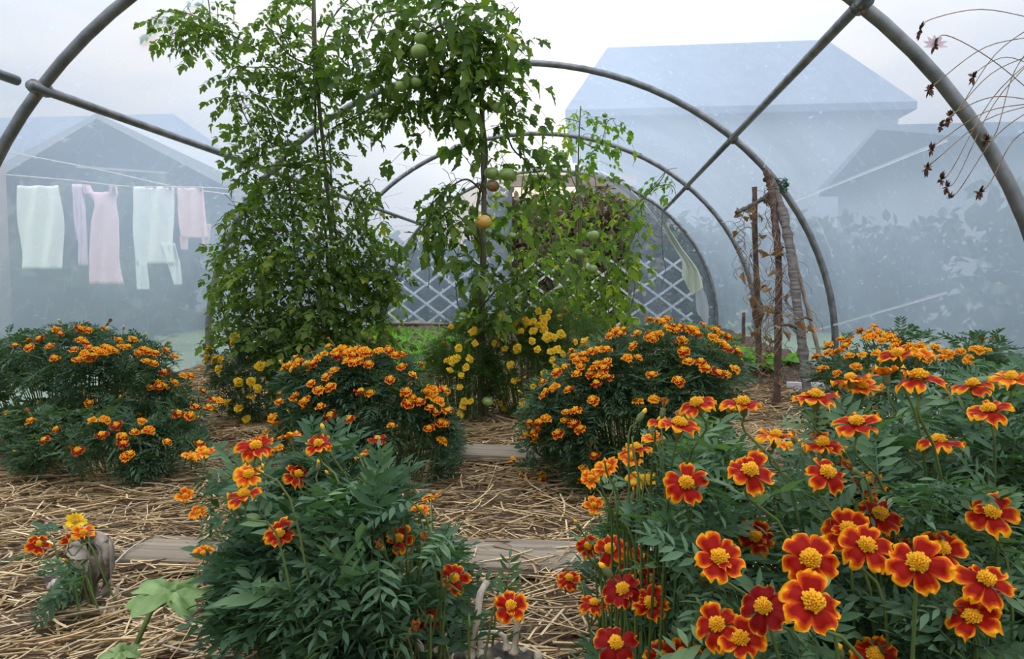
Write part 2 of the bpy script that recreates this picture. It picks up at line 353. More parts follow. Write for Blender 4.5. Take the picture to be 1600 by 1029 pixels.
# hoops, each a steel pipe
hlab = ['galvanised steel hoop behind and above the viewer', 'galvanised steel hoop right overhead before the nearest flowers', 'thickest-looking steel hoop, cut by the top corners of the view',
        'steel hoop with tied bean poles on its right leg', 'steel hoop framing the tomato plants with twine hung from its joints', 'farthest steel hoop, holding the end sheet of the tunnel']
def TT(x, left):             # arch parameter at a given horizontal offset from the axis
    return 1-math.acos(max(-1, min(1, x/TA)))/math.pi
PR, PL = at(1145, 216, HY[3]), at(424, 262, HY[3])
tR, tL = TT(PR[0]-XC, 0), TT(PL[0]-XC, 1)
for k, Y in enumerate(HY):
    if k < 2: continue
    y2 = 2.74 if k == 2 else None
    o = ob('tunnel_hoop', G().add(*tube(hoop_pts(Y, 0, 46, y2), .024, 10)).mesh('tunnel_hoop', 'steel'), label=hlab[k], cat='hoop', group='steel hoops of the tunnel')
    # wire batten clipped on the inside
    if k in (2, 3, 4):
        for t in (tL, tR):
            x, z = arch(t, 0); yy = Y if y2 is None or t == tR else 2.72
            g = G().add(*tube([(x, yy-.04, z-.006), (x, yy+.04, z-.006)], .031, 10))
            c = ob('clamp', g.mesh('clamp', 'steel_clamp'), o)
            g = G().add(*tube([(x+.0, yy-.02, z-.03), (x, yy-.02, z-.048)], .007, 6)); ob('screw', g.mesh('screw', 'rust'), c)
for nm, t in (('right', tR), ('left', tL)):
    x, z = arch(t, -.02)
    root = empty('purlin_pipe', (x, HY[1], z), 'straight steel pipe joining the hoops high on the %s of the tunnel' % ('right side' if nm == 'right' else 'laundry side'), 'pipe', 'lengthwise purlin pipes')
    for a, b in zip(HY[1:-1], HY[2:]):
        g = G().add(*tube([(0, a-HY[1]+.03, 0), (0, b-HY[1]-.03, 0)], .021, 10)); ob('pipe_section', g.mesh('pipe_section', 'steel'), root)
# creases and battens: narrow bands of doubled film
def crease(a, b, off, wd, lab, n=24):
    V = []
    for i in range(n):
        q = i/(n-1); t = a[0]+(b[0]-a[0])*q; y = a[1]+(b[1]-a[1])*q
        for s in (-1, 0, 1):
            x, z = arch(t + s*wd*.18, off-(.006 if s == 0 else 0)); V.append((x, y + s*wd*.6, z))
    return G().add(V, grid_faces(n, 3))
def tparam(px, py, Y):
    p = at(px, py, Y); return TT(p[0]-XC, 0)
def on_tunnel(px, py):       # where a pixel's ray meets the film
    d = ray(px, py); lo, hi = .1, 60
    f = lambda s: (((EYE+d*s)[0]-XC)/TA)**2 + (max(0, (EYE+d*s)[2]-ZC)/TB)**2 - 1
    for _ in range(50):
        m = (lo+hi)/2
        if f(m) < 0: lo = m
        else: hi = m
    p = EYE+d*lo; return TT(p[0]-XC, 0), p[1]
for (a, b) in (((1245,312),(1486,215)), ((1148,205),(1255,300)), ((1255,300),(1305,400)), ((260,268),(116,258)), ((1260,520),(1486,455))):
    (t1_, y1_), (t2_, y2_) = on_tunnel(*a), on_tunnel(*b)
    if y1_ < 9.3 and y2_ < 9.3 and min(y1_, y2_) > 0:
        ob('trim_1' if a == (1245,312) else 'trim_2', crease((t1_, y1_), (t2_, y2_), -.012, .006, '').mesh('film_fold', 'film_crease'), kind='structure')

fan = G()
for k in range(34):              # folds fanning out from the end arch, and a few beside the other hoops
    t = .16+.68*k/33+R.uniform(-.008,.008); y0_ = 9.3-R.uniform(0,.1); ln = R.uniform(.5,1.7)
    q = crease((t, y0_), (t+(t-.5)*.05+R.uniform(-.012,.012), y0_-ln), -.016, .0028, '', 10).data(); fan.add(q[0], q[1])
for k in range(26):
    h = HY[R.choice((3,4))]; t = R.choice((R.uniform(.12,.4), R.uniform(.6,.9))); sg_ = R.choice((-1,1)); q = crease((t, h+sg_*.05), (t+R.uniform(-.03,.03), h+sg_*R.uniform(.2,.6)), -.014, .002, '', 8).data(); fan.add(q[0], q[1])
ob('trim_6', fan.mesh('film_folds', 'film_crease'), kind='structure')

# ------------------------------------------------------------------ ground
def hnoise(x, y): return .022*mnoise.noise(Vector((x*1.3, y*1.3, 0))) + .008*mnoise.noise(Vector((x*6, y*6, 4)))
def gz(x, y):
    z = hnoise(x, y)
    if y > 4.3: z += .05*min(1, (y-4.3)/1.2)
    return z
nu, nv = 120, 60; V = []
for i in range(nu):
    for j in range(nv):
        x = XC-TA-.05 + (2*TA+.1)*j/(nv-1); y = -2 + 11.5*i/(nu-1); V.append((x, y, gz(x, y)))
ob('floor', G().add(V, [q[::-1] for q in grid_faces(nu, nv)]).mesh('floor', 'mulch_soil'), kind='structure')
g = G(); V = [(-60,-30,-.08),(60,-30,-.08),(60,90,-.08),(-60,90,-.08)]; g.add(V, [(0,1,2),(0,2,3)])
ob('ground', g.mesh('ground', 'lawn', False), kind='structure')

def soil_mound(x0, x1, y0, y1, h, label, nm='soil_bed'):
    n = 40; V = []
    for i in range(n):
        for j in range(n):
            u, v = j/(n-1), i/(n-1); x = x0+(x1-x0)*u; y = y0+(y1-y0)*v
            e = min(1, 6*u, 6*(1-u), 10*v, 10*(1-v)); V.append((x, y, gz(x,y)-.02+h*e+.05*e*mnoise.noise(Vector((x*7,y*7,2)))+.03*e*mnoise.noise(Vector((x*23,y*23,2)))))
    o = ob(nm, G().add(V, [q[::-1] for q in grid_faces(n, n)]).mesh(nm, 'soil'), kind='structure'); return o
soil_mound(.75, 1.68, 4.35, 9.2, .14, '')
soil_mound(-2.9, -.9, 4.9, 9.2, .06, '')

# ------------------------------------------------------------------ straw mulch (uncountable)
def straw(n, region, lmin, lmax, wmin, wmax, lift, seed):
    rr = np.random.RandomState(seed); g = G(); Vs = []; Fs = []
    i = 0; base = 0
    f1 = grid_faces(4, 3, True)
    f1 = np.array(f1)[:, ::-1]
    while i < n:
        x, y = region(rr)
        if x is None: continue
        L_ = rr.uniform(lmin, lmax)*(1 if rr.rand() > .25 else .5); a = rr.uniform(0, math.pi) if rr.rand() > .55 else rr.normal(.35, .5)
        wd = rr.uniform(wmin, wmax); z = gz(x, y)+wd+rr.uniform(0, lift); tilt = rr.normal(0, .10)
        bend = rr.normal(0, .05)*L_; d = np.array([math.cos(a), math.sin(a), tilt]); s = np.array([-d[1], d[0], 0])
        P = [np.array([x,y,z]) + d*(q-.5)*L_ + s*bend*(4*(q-.5)**2) for q in (0,.33,.67,1)]
        for p in P:
            zz = gz(p[0], p[1])+wd*.5
            if p[2] < zz: p[2] = zz
            for k in range(3):
                b = 2*math.pi*k/3+.5; Vs.append(p + s*wd*math.cos(b) + np.array([0,0,wd*math.sin(b)*.8]))
        Fs.append(f1+base); base += 12; i += 1
    g.add(np.array(Vs), np.concatenate(Fs)); return g
def reg_near(rr):
    y = .55+rr.rand()**1.2*2.6; x = rr.uniform(-2.9, 1.6)
    if abs(x) > .85*y+.35: return None, None
    return x, y
def reg_far(rr): return rr.uniform(-2.9, 1.6), rr.uniform(2.6, 5.0)
ob('straw_mulch', straw(20000, reg_near, .03, .19, .0010, .0030, .04, 3).mesh('straw_mulch', 'straw', False), kind='stuff', label='golden straw mulch spread over the path between the beds', cat='straw')
ob('straw_mulch', straw(9000, reg_far, .08, .26, .002, .004, .035, 4).mesh('straw_mulch_far', 'straw', False), kind='stuff', label='pale straw mulch around the feet of the bean poles', cat='straw')

# planks across the path
def plank(x0, x1, y0, y1, z0, th, label, rot=0):
    n = 14; V = []; nv = 4
    ys = [y0, y0+.004, y1-.004, y1]
    prof = [(y0,z0),(y0,z0+th*.8),(y0+.006,z0+th),(y1-.006,z0+th),(y1,z0+th*.8),(y1,z0)]
    for i in range(n):
        x = x0+(x1-x0)*i/(n-1)
        for (y, z) in prof:
            V.append((x - x0, y - y0 + .004*mnoise.noise(Vector((x*5, y, 0))), z + .003*mnoise.noise(Vector((x*3, y*9, 0)))))
    F = grid_faces(n, 6, True); c0 = len(V); V += [(0,(y1-y0)/2,z0+th/2),(x1-x0,(y1-y0)/2,z0+th/2)]
    F += [(c0,j,(j+1)%6) for j in range(6)] + [(c0+1,(n-1)*6+(j+1)%6,(n-1)*6+j) for j in range(6)]
    o = ob('wooden_plank', G().add(V, F).mesh('wooden_plank', 'board', False), loc=(x0, y0, 0), label=label, cat='plank'); o.rotation_euler = (0,0,rot)
p = on_ground(690, 905); q = on_ground(905, 905); plank(p[0]-.12, q[0]+.15, p[1]+.0, p[1]+.16, .012, .028, 'weathered grey plank across the straw path beside the front flower clump', .03)
p = on_ground(195, 890); q = on_ground(330, 890); plank(p[0], q[0]+.25, p[1]-.02, p[1]+.12, .012, .028, 'grey plank half buried in straw in front of the left marigolds', .02)
p = on_ground(700, 727); q = on_ground(850, 727); plank(p[0]-.1, q[0]+.1, p[1], p[1]+.15, .02, .03, 'dark grey plank farther along the path between the flower domes', -.01)
p = on_ground(1225, 605); boxobj('bed_edging_board', (p[0]-.05, p[0]+.55, 4.28, 4.31, 0, .07), 'white_wood', label='pale edging board in front of the bare soil bed', cat='board')

# ------------------------------------------------------------------ end wall
YE = 9.40
DX0, DX1, DZ = at(800, 300, YE)[0], at(985, 300, YE)[0], at(850, 292, YE)[2]
def end_film(name, xa, xb, zlo):
    n = 30; m = 26; V = []
    for i in range(n):
        x = xa+(xb-xa)*i/(n-1); q = max(0, 1-((x-XC)/TA)**2); top = ZC+TB*math.sqrt(q)
        for j in range(m):
            z = zlo+(top-zlo)*j/(m-1) if top > zlo else zlo
            fx = (x-(xa+xb)/2)*6
            V.append((x, YE + .02*math.sin(fx*3+z*4) + .035*mnoise.noise(Vector((x*5+z*2, z*2, 7))), z))
    return ob(name, G().add(V, grid_faces(n, m)).mesh(name, 'film_clear'), kind='structure')
end_film('wall_back', XC-TA, DX0, .02); end_film('wall_back', DX1, XC+TA, .02); end_film('wall_back', DX0, DX1, DZ+.12)
# door frame and beam
fr = ob('door_1', None, kind='structure', loc=(DX0, YE, 0))
w_ = DX1-DX0
boxobj('beam', (-.08, w_+.08, -.05, .0, DZ, DZ+.16), 'pink_board', fr)
boxobj('door_post', (-.04, .0, -.04, .04, 0, DZ), 'steel', fr); boxobj('door_post', (w_, w_+.04, -.04, .04, 0, DZ), 'steel', fr)
a = at(612, 528, YE-.1); b = at(730, 528, YE-.1)
boxobj('trim_3', (XC-TA, DX0, YE-.15, YE-.03, 0, .09), 'sill', kind='structure')
boxobj('trim_4', (XC-TA, DX0, YE-.16, YE-.02, .09, .11), 'board', kind='structure')
boxobj('trim_5', (DX1, XC+TA, YE-.15, YE-.03, 0, .12), 'sill', kind='structure')
# lattice behind the end sheet
LX0 = at(606, 500, YE+.25)[0]
lat = empty('garden_lattice', (LX0, YE+.25, 0), 'white diagonal garden lattice standing outside behind the end sheet', 'lattice')
LW, LH = at(1082, 500, YE+.25)[0]-LX0, at(650, 402, YE+.25)[2]
zb = -.07
def clip_slat(x0, s):        # slat through (x0, zb) with slope s
    P = []
    for t in np.linspace(0, 1, 200):
        z = zb+(LH-zb)*t; x = x0+s*(z-zb)*1.35
        if 0 <= x <= LW: P.append((x, z))
    return (P[0], P[-1]) if len(P) > 12 else None
for s in (-1, 1):
    x0 = -1.6
    while x0 < LW+1.6:
        c = clip_slat(x0, s)
        if c:
            (xa, za), (xb, zb_) = c; d = unit([xb-xa, 0, zb_-za]); n_ = np.array([-d[2], 0, d[0]])*.016; y = .012*s
            V = [np.array([xa,y+k,za])+n_*q for q in (-1,1) for k in (-.006,.006)]+[np.array([xb,y+k,zb_])+n_*q for q in (-1,1) for k in (-.006,.006)]
            F = [(0,1,3),(0,3,2),(4,6,7),(4,7,5),(0,4,5),(0,5,1),(2,3,7),(2,7,6),(0,2,6),(0,6,4),(1,5,7),(1,7,3)]
            ob('slat', G().add(V, F).mesh('slat', 'white_wood', False), lat)
        x0 += .40
# rolled door flap hanging on the right of the doorway
P = [at(x, y, YE-.22) for x, y in ((905,262),(960,285),(1010,325),(1045,370),(1075,410),(1095,455),(1098,500))]
C_ = catmull(P, 6); V = []
for i, p in enumerate(C_):
    q = i/(len(C_)-1); wd = .07+.16*math.sin(q*2.6)
    for j in range(7):
        u = j/6-.5; V.append(p + np.array([u*wd*1.0, -.04*math.cos(u*14+q*3), -u*wd*1.4]))
ob('door_flap', G().add(V, grid_faces(len(C_), 7)).mesh('door_flap', 'film_crease'), label='gathered clear plastic door flap sagging along the end arch', cat='flap')
P = [at(x, y, YE-.3) for x, y in ((1035,345),(1055,380),(1078,415),(1082,440))]
C_ = catmull(P, 6); V = []
for i, p in enumerate(C_):
    q = i/(len(C_)-1); wd = .10+.22*q
    for j in range(7):
        u = j/6-.5; V.append(p + np.array([u*wd*.9, -.03*math.cos(u*16), -u*wd*.5 - (.18*(1-abs(2*u)) if i == len(C_)-1 else 0)]))
ob('green_sheet', G().add(V, grid_faces(len(C_), 7)).mesh('green_sheet', 'flap'), label='pale green sheet hanging in a pointed fold beside the doorway', cat='sheet')
# twines
def twine(name, pts, r, label, mat='twine', Y=None):
    g = G().add(*tube(catmull([at(x, y, yy) for x, y, yy in pts], 5), r, 4)); ob(name, g.mesh(name, mat), label=label, cat='twine')
twine('garden_twine', [(657,346,7.05),(662,370,7.0),(666,410,7.0),(671,425,7.0),(669,450,7.0)], .004, 'longest green twine hanging free from the joint on the left pipe')
twine('garden_twine', [(656,346,7.05),(653,372,7.0),(645,400,7.0),(632,425,7.0)], .003, 'thin dark twine slanting left from the pipe joint')
twine('garden_twine', [(655,346,7.05),(656,365,7.0),(658,378,7.0)], .003, 'shortest green twine end below the pipe joint')
twine('garden_twine', [(1035,328,7.3),(1034,360,7.3),(1036,400,7.3),(1040,420,7.3),(1033,450,7.3)], .004, 'green twine dangling before the end sheet right of the doorway')
g = G()
for k in range(5):
    a = on_ = at(656+k*1.5, 345, 7.05); ph = k*1.2
    g.add(*tube([a+.03*np.array([math.cos(t+ph), .6*math.sin(t+ph), .7*math.sin(t*1.0+ph)]) for t in np.linspace(0, 6.28, 14)], .004, 4))
ob('twine_knot', g.mesh('twine_knot', 'twine'), label='green twine knot tied round the pipe joint', cat='twine')

# ------------------------------------------------------------------ plants: leaf shapes
def leaflet(L_, W_, m=3, fold=.25, curl=.12, tooth=0.0):
    """pointed blade along +Y from the origin, folded on its midrib"""
    prof = {2: [.95, .8], 3: [.7, 1, .6], 5: [.55, .95, 1, .8, .42]}[m]; V = [(0,0,0)]
    for i, p in enumerate(prof):
        y = L_*(i+1)/(m+1); z = -curl*L_*((i+1)/(m+1))**2; wv = W_*p*.5*(1+tooth*(-1)**i)
        V += [(-wv, y-(tooth*L_*.12), z+fold*wv), (0, y, z), (wv, y-(tooth*L_*.12), z+fold*wv)]
    V.append((0, L_, -curl*L_)); F = [(0,2,1),(0,3,2)]
    for i in range(m-1):
        a = 1+3*i; b = a+3; F += [(a,a+1,b+1),(a,b+1,b),(a+1,a+2,b+2),(a+1,b+2,b+1)]
    a = 1+3*(m-1); t = len(V)-1; F += [(a,a+1,t),(a+1,a+2,t)]
    return np.array(V, float), np.array(F)
def rotz(a): c, s = math.cos(a), math.sin(a); return np.array([[c,-s,0],[s,c,0],[0,0,1.]])
def rotx(a): c, s = math.cos(a), math.sin(a); return np.array([[1,0,0],[0,c,-s],[0,s,c.real if False else c]])
def roty(a): c, s = math.cos(a), math.sin(a); return np.array([[c,0,s],[0,1,0],[-s,0,c]])
def pinnate(pairs, L_, ll, lw, m, droop, seed, shape=None, fold=.25, tooth=0.0, hang=0.0):
    """compound leaf along +Y, unit length L_"""
    r = random.Random(seed); g = G()
    f = lambda t: np.array([.03*L_*math.sin(t*3+seed), L_*t, -droop*L_*t*t])
    rp_ = [f(t) for t in np.linspace(0, .96, 5)]
    v, fc = tube(rp_, np.linspace(.018*L_*.6, .006*L_, 5), 3, False); g.add(v, fc)
    sh = shape or (lambda t: 1)
    for i in range(pairs):
        t = .22+.68*i/max(1, pairs-1)*.98
        for s in (-1, 1):
            k = sh(t)*r.uniform(.85, 1.12)
            v, fc = leaflet(ll*k, lw*k, m, fold, .15+r.uniform(-.1,.2), tooth)
            a = s*(-1)*(1.15-.35*t+r.uniform(-.12,.12))
            v = v @ roty(s*r.uniform(-.1,.4)).T @ rotx(-hang*r.uniform(.5,1.3)+r.uniform(-.15,.15)).T @ rotz(a).T
            g.add(v + f(t+r.uniform(-.02,.02)), fc)
    v, fc = leaflet(ll*1.15*sh(1), lw*1.15*sh(1), m, fold, .2, tooth)
    g.add(v @ rotx(-droop-hang*.7).T + f(.95), fc)
    return g
MLEAF = [pinnate(5+k%2, .07, .026, .0078, 3, .25+.12*k, 10+k, lambda t: .62+.5*math.sin(math.pi*min(1,t))**.8) for k in range(5)]
MLOW = [pinnate(5, .07, .026, .0085, 2, .3+.15*k, 20+k, lambda t: .62+.5*math.sin(math.pi*min(1,t))) for k in range(3)]
FEATH = [pinnate(7, .06, .022, .0034, 2, .2, 30+k, lambda t: .8) for k in range(3)]
TLEAF = [pinnate(3, .17, .068, .036, 5, .5+.2*k, 40+k, lambda t: .75+.35*t, .22, .28, .55) for k in range(4)]
TSMALL = [pinnate(4, .12, .042, .024, 5, .35+.2*k, 50+k, lambda t: .75+.3*t, .22, .22, .5) for k in range(4)]
mesh_cache = {}
def lmesh(g, key, mat):
    if (key, mat) not in mesh_cache: mesh_cache[(key, mat)] = g.mesh('leaf_'+key, mat)
    return mesh_cache[(key, mat)]
def leaf_frame(pos, d, roll, s, up=np.array([0,0,1.])):
    d = unit(d); x = np.cross(d, up); x = unit(x) if np.linalg.norm(x) > .05 else np.array([1.,0,0]); z = np.cross(x, d)
    c, sn = math.cos(roll), math.sin(roll); x, z = x*c+z*sn, z*c-x*sn
    return mat4(x, d, z, pos, s)
def put_leaves(root, mats, bases, lows, mat, keep, tag, keyf):
    """the leaves that show largest become parts, the rest one joined part"""
    rl = np.array(root.location)
    keyd = sorted(mats, key=keyf)
    for k, m in enumerate(keyd[:keep]):
        m = m.copy(); m[:3,3] -= rl; i = k % len(bases)
        ob('leaf', lmesh(bases[i], tag+str(i), mat), root, m)
    rest = keyd[keep:]; g = G()
    for i, b in enumerate(lows):
        q = [mm.copy() for mm in rest[i::len(lows)]]
        for mm in q: mm[:3,3] -= rl
        many(g, b.data(), q)
    if rest: ob('foliage', g.mesh('foliage', mat), root, kind='stuff')

# ------------------------------------------------------------------ marigold flowers
FLIP = 1
def petal(L_, W_, nu, nv, lift, droop, ruffle, seed, notch=.12, base=.30):
    """petal along +Y, rim attribute 1 on the margin"""
    r = random.Random(seed); ph = [r.uniform(0, 6.28) for _ in range(4)]; V = []; A = []
    for i in range(nu):
        t = i/(nu-1); wv = W_*(base+(1-base)*math.sin(min(1, t*1.25)*math.pi*.5))*(1-.42*max(0, (t-.72)/.28)**2)
        for j in range(nv):
            u = 2*j/(nv-1)-1
            y = L_*t*(1-.10*u*u*t) - notch*L_*t**4*math.exp(-(u/.25)**2)*.6
            z = lift*L_*math.sin(t*2.0)-droop*L_*t*t - .10*W_*u*u*(1-t) + ruffle*L_*t*t*(math.sin(u*4.5+ph[0])*.7+math.sin(u*8+ph[1])*.35)*(.25+.75*abs(u)**.5 if t < .95 else 1)
            V.append((u*wv*.5, y, z)); A.append(max(abs(u)*(.55+.42*t), t**1.6*.98, ))
    F = grid_faces(nu, nv)
    return np.array(V), np.array(F)[:, ::FLIP], np.array(A)
def disc_geo(r_, h_, seed, n=60, fl=.0016):
    rr = random.Random(seed); g = G(); V = [(0,0,h_)]
    k = 10
    for i in range(1, 4):
        for j in range(k):
            a = 2*math.pi*j/k; q = i/3*math.pi/2; V.append((r_*math.sin(q)*math.cos(a), r_*math.sin(q)*math.sin(a), h_*math.cos(q)))
    F = [(0, 1+j, 1+(j+1)%k) for j in range(k)]
    for i in range(2):
        for j in range(k):
            a = 1+i*k+j; b = 1+i*k+(j+1)%k; F += [(a, a+k, b+k), (a, b+k, b)]
    g.add(V, F)
    for i in range(n):            # small tubular florets
        t = (i+.5)/n; q = math.acos(1-t*.95); a = i*2.39996
        nrm = np.array([math.sin(q)*math.cos(a), math.sin(q)*math.sin(a), math.cos(q)+.2]); p = np.array([r_*math.sin(q)*math.cos(a), r_*math.sin(q)*math.sin(a), h_*math.cos(q)])
        x, y, z = frame(nrm); L_ = fl*2.2*rr.uniform(.7, 1.4)
        Q = [p-z*.001, p-z*.001, p-z*.001]
        tri = [p + z*L_ + (x*math.cos(b)+y*math.sin(b))*fl for b in (0, 2.1, 4.2)]; bt = [p - z*.0005 + (x*math.cos(b)+y*math.sin(b))*fl*.5 for b in (0, 2.1, 4.2)]
        g.add(bt+tri+[p+z*L_*.7], [(0,1,4),(0,4,3),(1,2,5),(1,5,4),(2,0,3),(2,3,5),(3,4,6),(4,5,6),(5,3,6)])
    return g
def calyx_geo(L_=.017, r_=.0045, n=8):
    P = [(0,0,-.001),(0,0,-L_*.25),(0,0,-L_*.6),(0,0,-L_*.9),(0,0,-L_)]; return tube(P, [r_*1.15, r_*.95, r_*1.05, r_*.7, r_*.3], n)
# close-up flowers: every petal an object
PET = {}
for nm, mt_ in (('red','petal_red'),('dark','petal_dark'),('orange','petal_orange'),('yellow','petal_yellow')):
    PET[nm] = []
    for k in range(6):
        v, f, a = petal(.0215, (.0180,.0200,.0160,.0190,.0168,.0185)[k], 9, 11, (.16,.05,.22,.10,.0,.12)[k], (.02,.20,.34,.12,.30,.48)[k], .24, 60+k, (.26,.34,.18,.3,.24,.34)[k], .20)
        PET[nm].append(G().add(v, f, 0, a).mesh('petal_'+nm, mt_, rim=True))
DISC = [disc_geo(.0050, .0046, 80+k, 60, .0014).mesh('disc', 'disc') for k in range(3)]
DISCY = disc_geo(.0050, .0045, 88).mesh('disc_y', 'disc_yellow')
CAL = G().add(*calyx_geo()).mesh('calyx', 'calyx')
def near_flower(root, pos, nrm, D, tone, closed=0.0, seed=0):
    r = random.Random(seed); rl = np.array(root.location); s = D/.046
    x, y, z = frame(nrm, [r.uniform(-1,1), r.uniform(-1,1), r.uniform(-.3,.3)])
    fo = ob('flower', DISCY if tone == 'yellow' else DISC[seed % 3], root, mat4(x, y, z, np.asarray(pos)-rl, s))
    n = r.choice((5, 5, 5, 6)) if tone != 'yellow' else 7
    off = r.uniform(0, 6)
    for k in range(n):
        a = off+2*math.pi*k/n+r.uniform(-.12, .12); q = r.uniform(-.32, .28)+closed
        m = np.eye(4); m[:3,:3] = rotz(a) @ rotx(q) @ np.diag([r.uniform(.92,1.15)*(6/n)**.5, r.uniform(.88,1.1), 1]); m[:3,3] = rotz(a) @ np.array([0,.0028,-.0008-.0007*(k%2)])
        ob('petal', r.choice(PET[tone]), fo, m)
    if r.random() < .3:          # a small inner petal
        a = off+.6; m = np.eye(4); m[:3,:3] = rotz(a) @ rotx(.5) @ np.diag([.6,.55,.6]); m[:3,3] = rotz(a) @ np.array([0,.003,.001]); ob('petal', r.choice(PET[tone]), fo, m)
    ob('calyx', CAL, fo)
    return np.asarray(pos) - z*.017*s
# flowers of the middle distance: one mesh each
def far_flower(tone, seed, rings=1, n=6, cupped=0, L_=.021):
    r = random.Random(seed); g = G()
    for ring in range(rings):
        for k in range(n):
            a = 2*math.pi*(k+.5*ring)/n+r.uniform(-.15,.15); sz = r.uniform(.78,1.1); v, f, at_ = petal(L_*(1-.22*ring)*sz, L_*(.92-.15*ring)*sz, 5, 6, .12, r.uniform(.0,.55)-cupped, .26, seed*10+k)
            q = .55*ring+r.uniform(-.15,.25); g.add(v @ rotx(q).T @ rotz(a).T + np.array([0,0,.002*ring]), f, 0, at_)
    d = disc_geo(.006, .005, seed, 14, .0026); v, f, i, a = d.data(); g.add(v, f, 1)
    v, f = calyx_geo(n=5); g.add(v, f, 2)
    return g.mesh('flower_'+tone, [{'red':'petal_red','dark':'petal_dark','orange':'petal_orange','yellow':'petal_yellow'}[tone], 'disc_yellow' if tone == 'yellow' else 'disc', 'calyx'], rim=True)
FAR = {'red': [far_flower('red', 200+k) for k in range(4)], 'dark': [far_flower('dark', 210+k) for k in range(2)],
       'orange': [far_flower('orange', 220+k, 1+k%2) for k in range(4)], 'yellow': [far_flower('yellow', 230+k, 2, 6) for k in range(3)],
       'pompom': [far_flower('yellow', 240+k, 3, 8, .1) for k in range(3)]}
def bud_geo():
    g = G(); v, f = tube([(0,0,0),(0,0,.004),(0,0,.011),(0,0,.017),(0,0,.020)], [.0018,.0042,.0052,.0036,.0022], 8); g.add(v, f, 0)
    v, f = tube([(0,0,.017),(0,0,.022),(0,0,.026)], [.0030,.0034,.0012], 7, bump=.5); g.add(v, f, 1)
    return g.mesh('bud', ['calyx', 'disc'])
BUD = bud_geo()
def wilt_geo(seed):
    g = G(); v, f = calyx_geo(n=6); g.add(v+np.array([0,0,.006]), f, 0)
    r = random.Random(seed)
    for k in range(6):
        v, f, a = petal(.017, .008, 4, 3, .0, -.1, .4, seed+k); g.add(v @ rotx(1.15+r.uniform(-.3,.2)).T @ rotz(k*1.05).T + np.array([0,0,.006]), f, 1)
    return g.mesh('wilted_flower', ['calyx', 'wilt'])
WILT = [wilt_geo(k) for k in (5, 6)]

def ell_hit(px, py, c, rad):
    d = ray(px, py); o = (EYE-c)/rad; dd = d/rad
    A = dd@dd; B = 2*o@dd; Cc = o@o-1; disc = B*B-4*A*Cc
    t = (-B-math.sqrt(disc))/(2*A) if disc > 0 else -B/(2*A)
    return EYE+d*t
POTGAP = [(1440,695),(1500,690),(1505,735),(1440,738)]
STALKS = [(615,1100),(615,985),(655,978),(722,995),(728,895),(780,890),(778,980),(795,980),(795,930),(822,930),(835,1100)]
def project(p):
    d = np.asarray(p, float)-EYE; B = np.stack([cam_dir(1,0,0), cam_dir(0,1,0), cam_dir(0,0,1)]); q = d @ B.T
    return 800+FPX*q[...,0]/q[...,1], 514.5-FPX*q[...,2]/q[...,1], q[...,1]
def inpoly(x, y, poly):
    x, y = np.atleast_1d(x), np.atleast_1d(y); r = np.zeros(len(x), bool); n = len(poly)
    for i in range(n):
        (xa, ya), (xb, yb) = poly[i], poly[(i+1) % n]
        if ya == yb: continue
        r ^= ((ya > y) != (yb > y)) & (x < (xb-xa)*(y-ya)/(yb-ya)+xa)
    return r
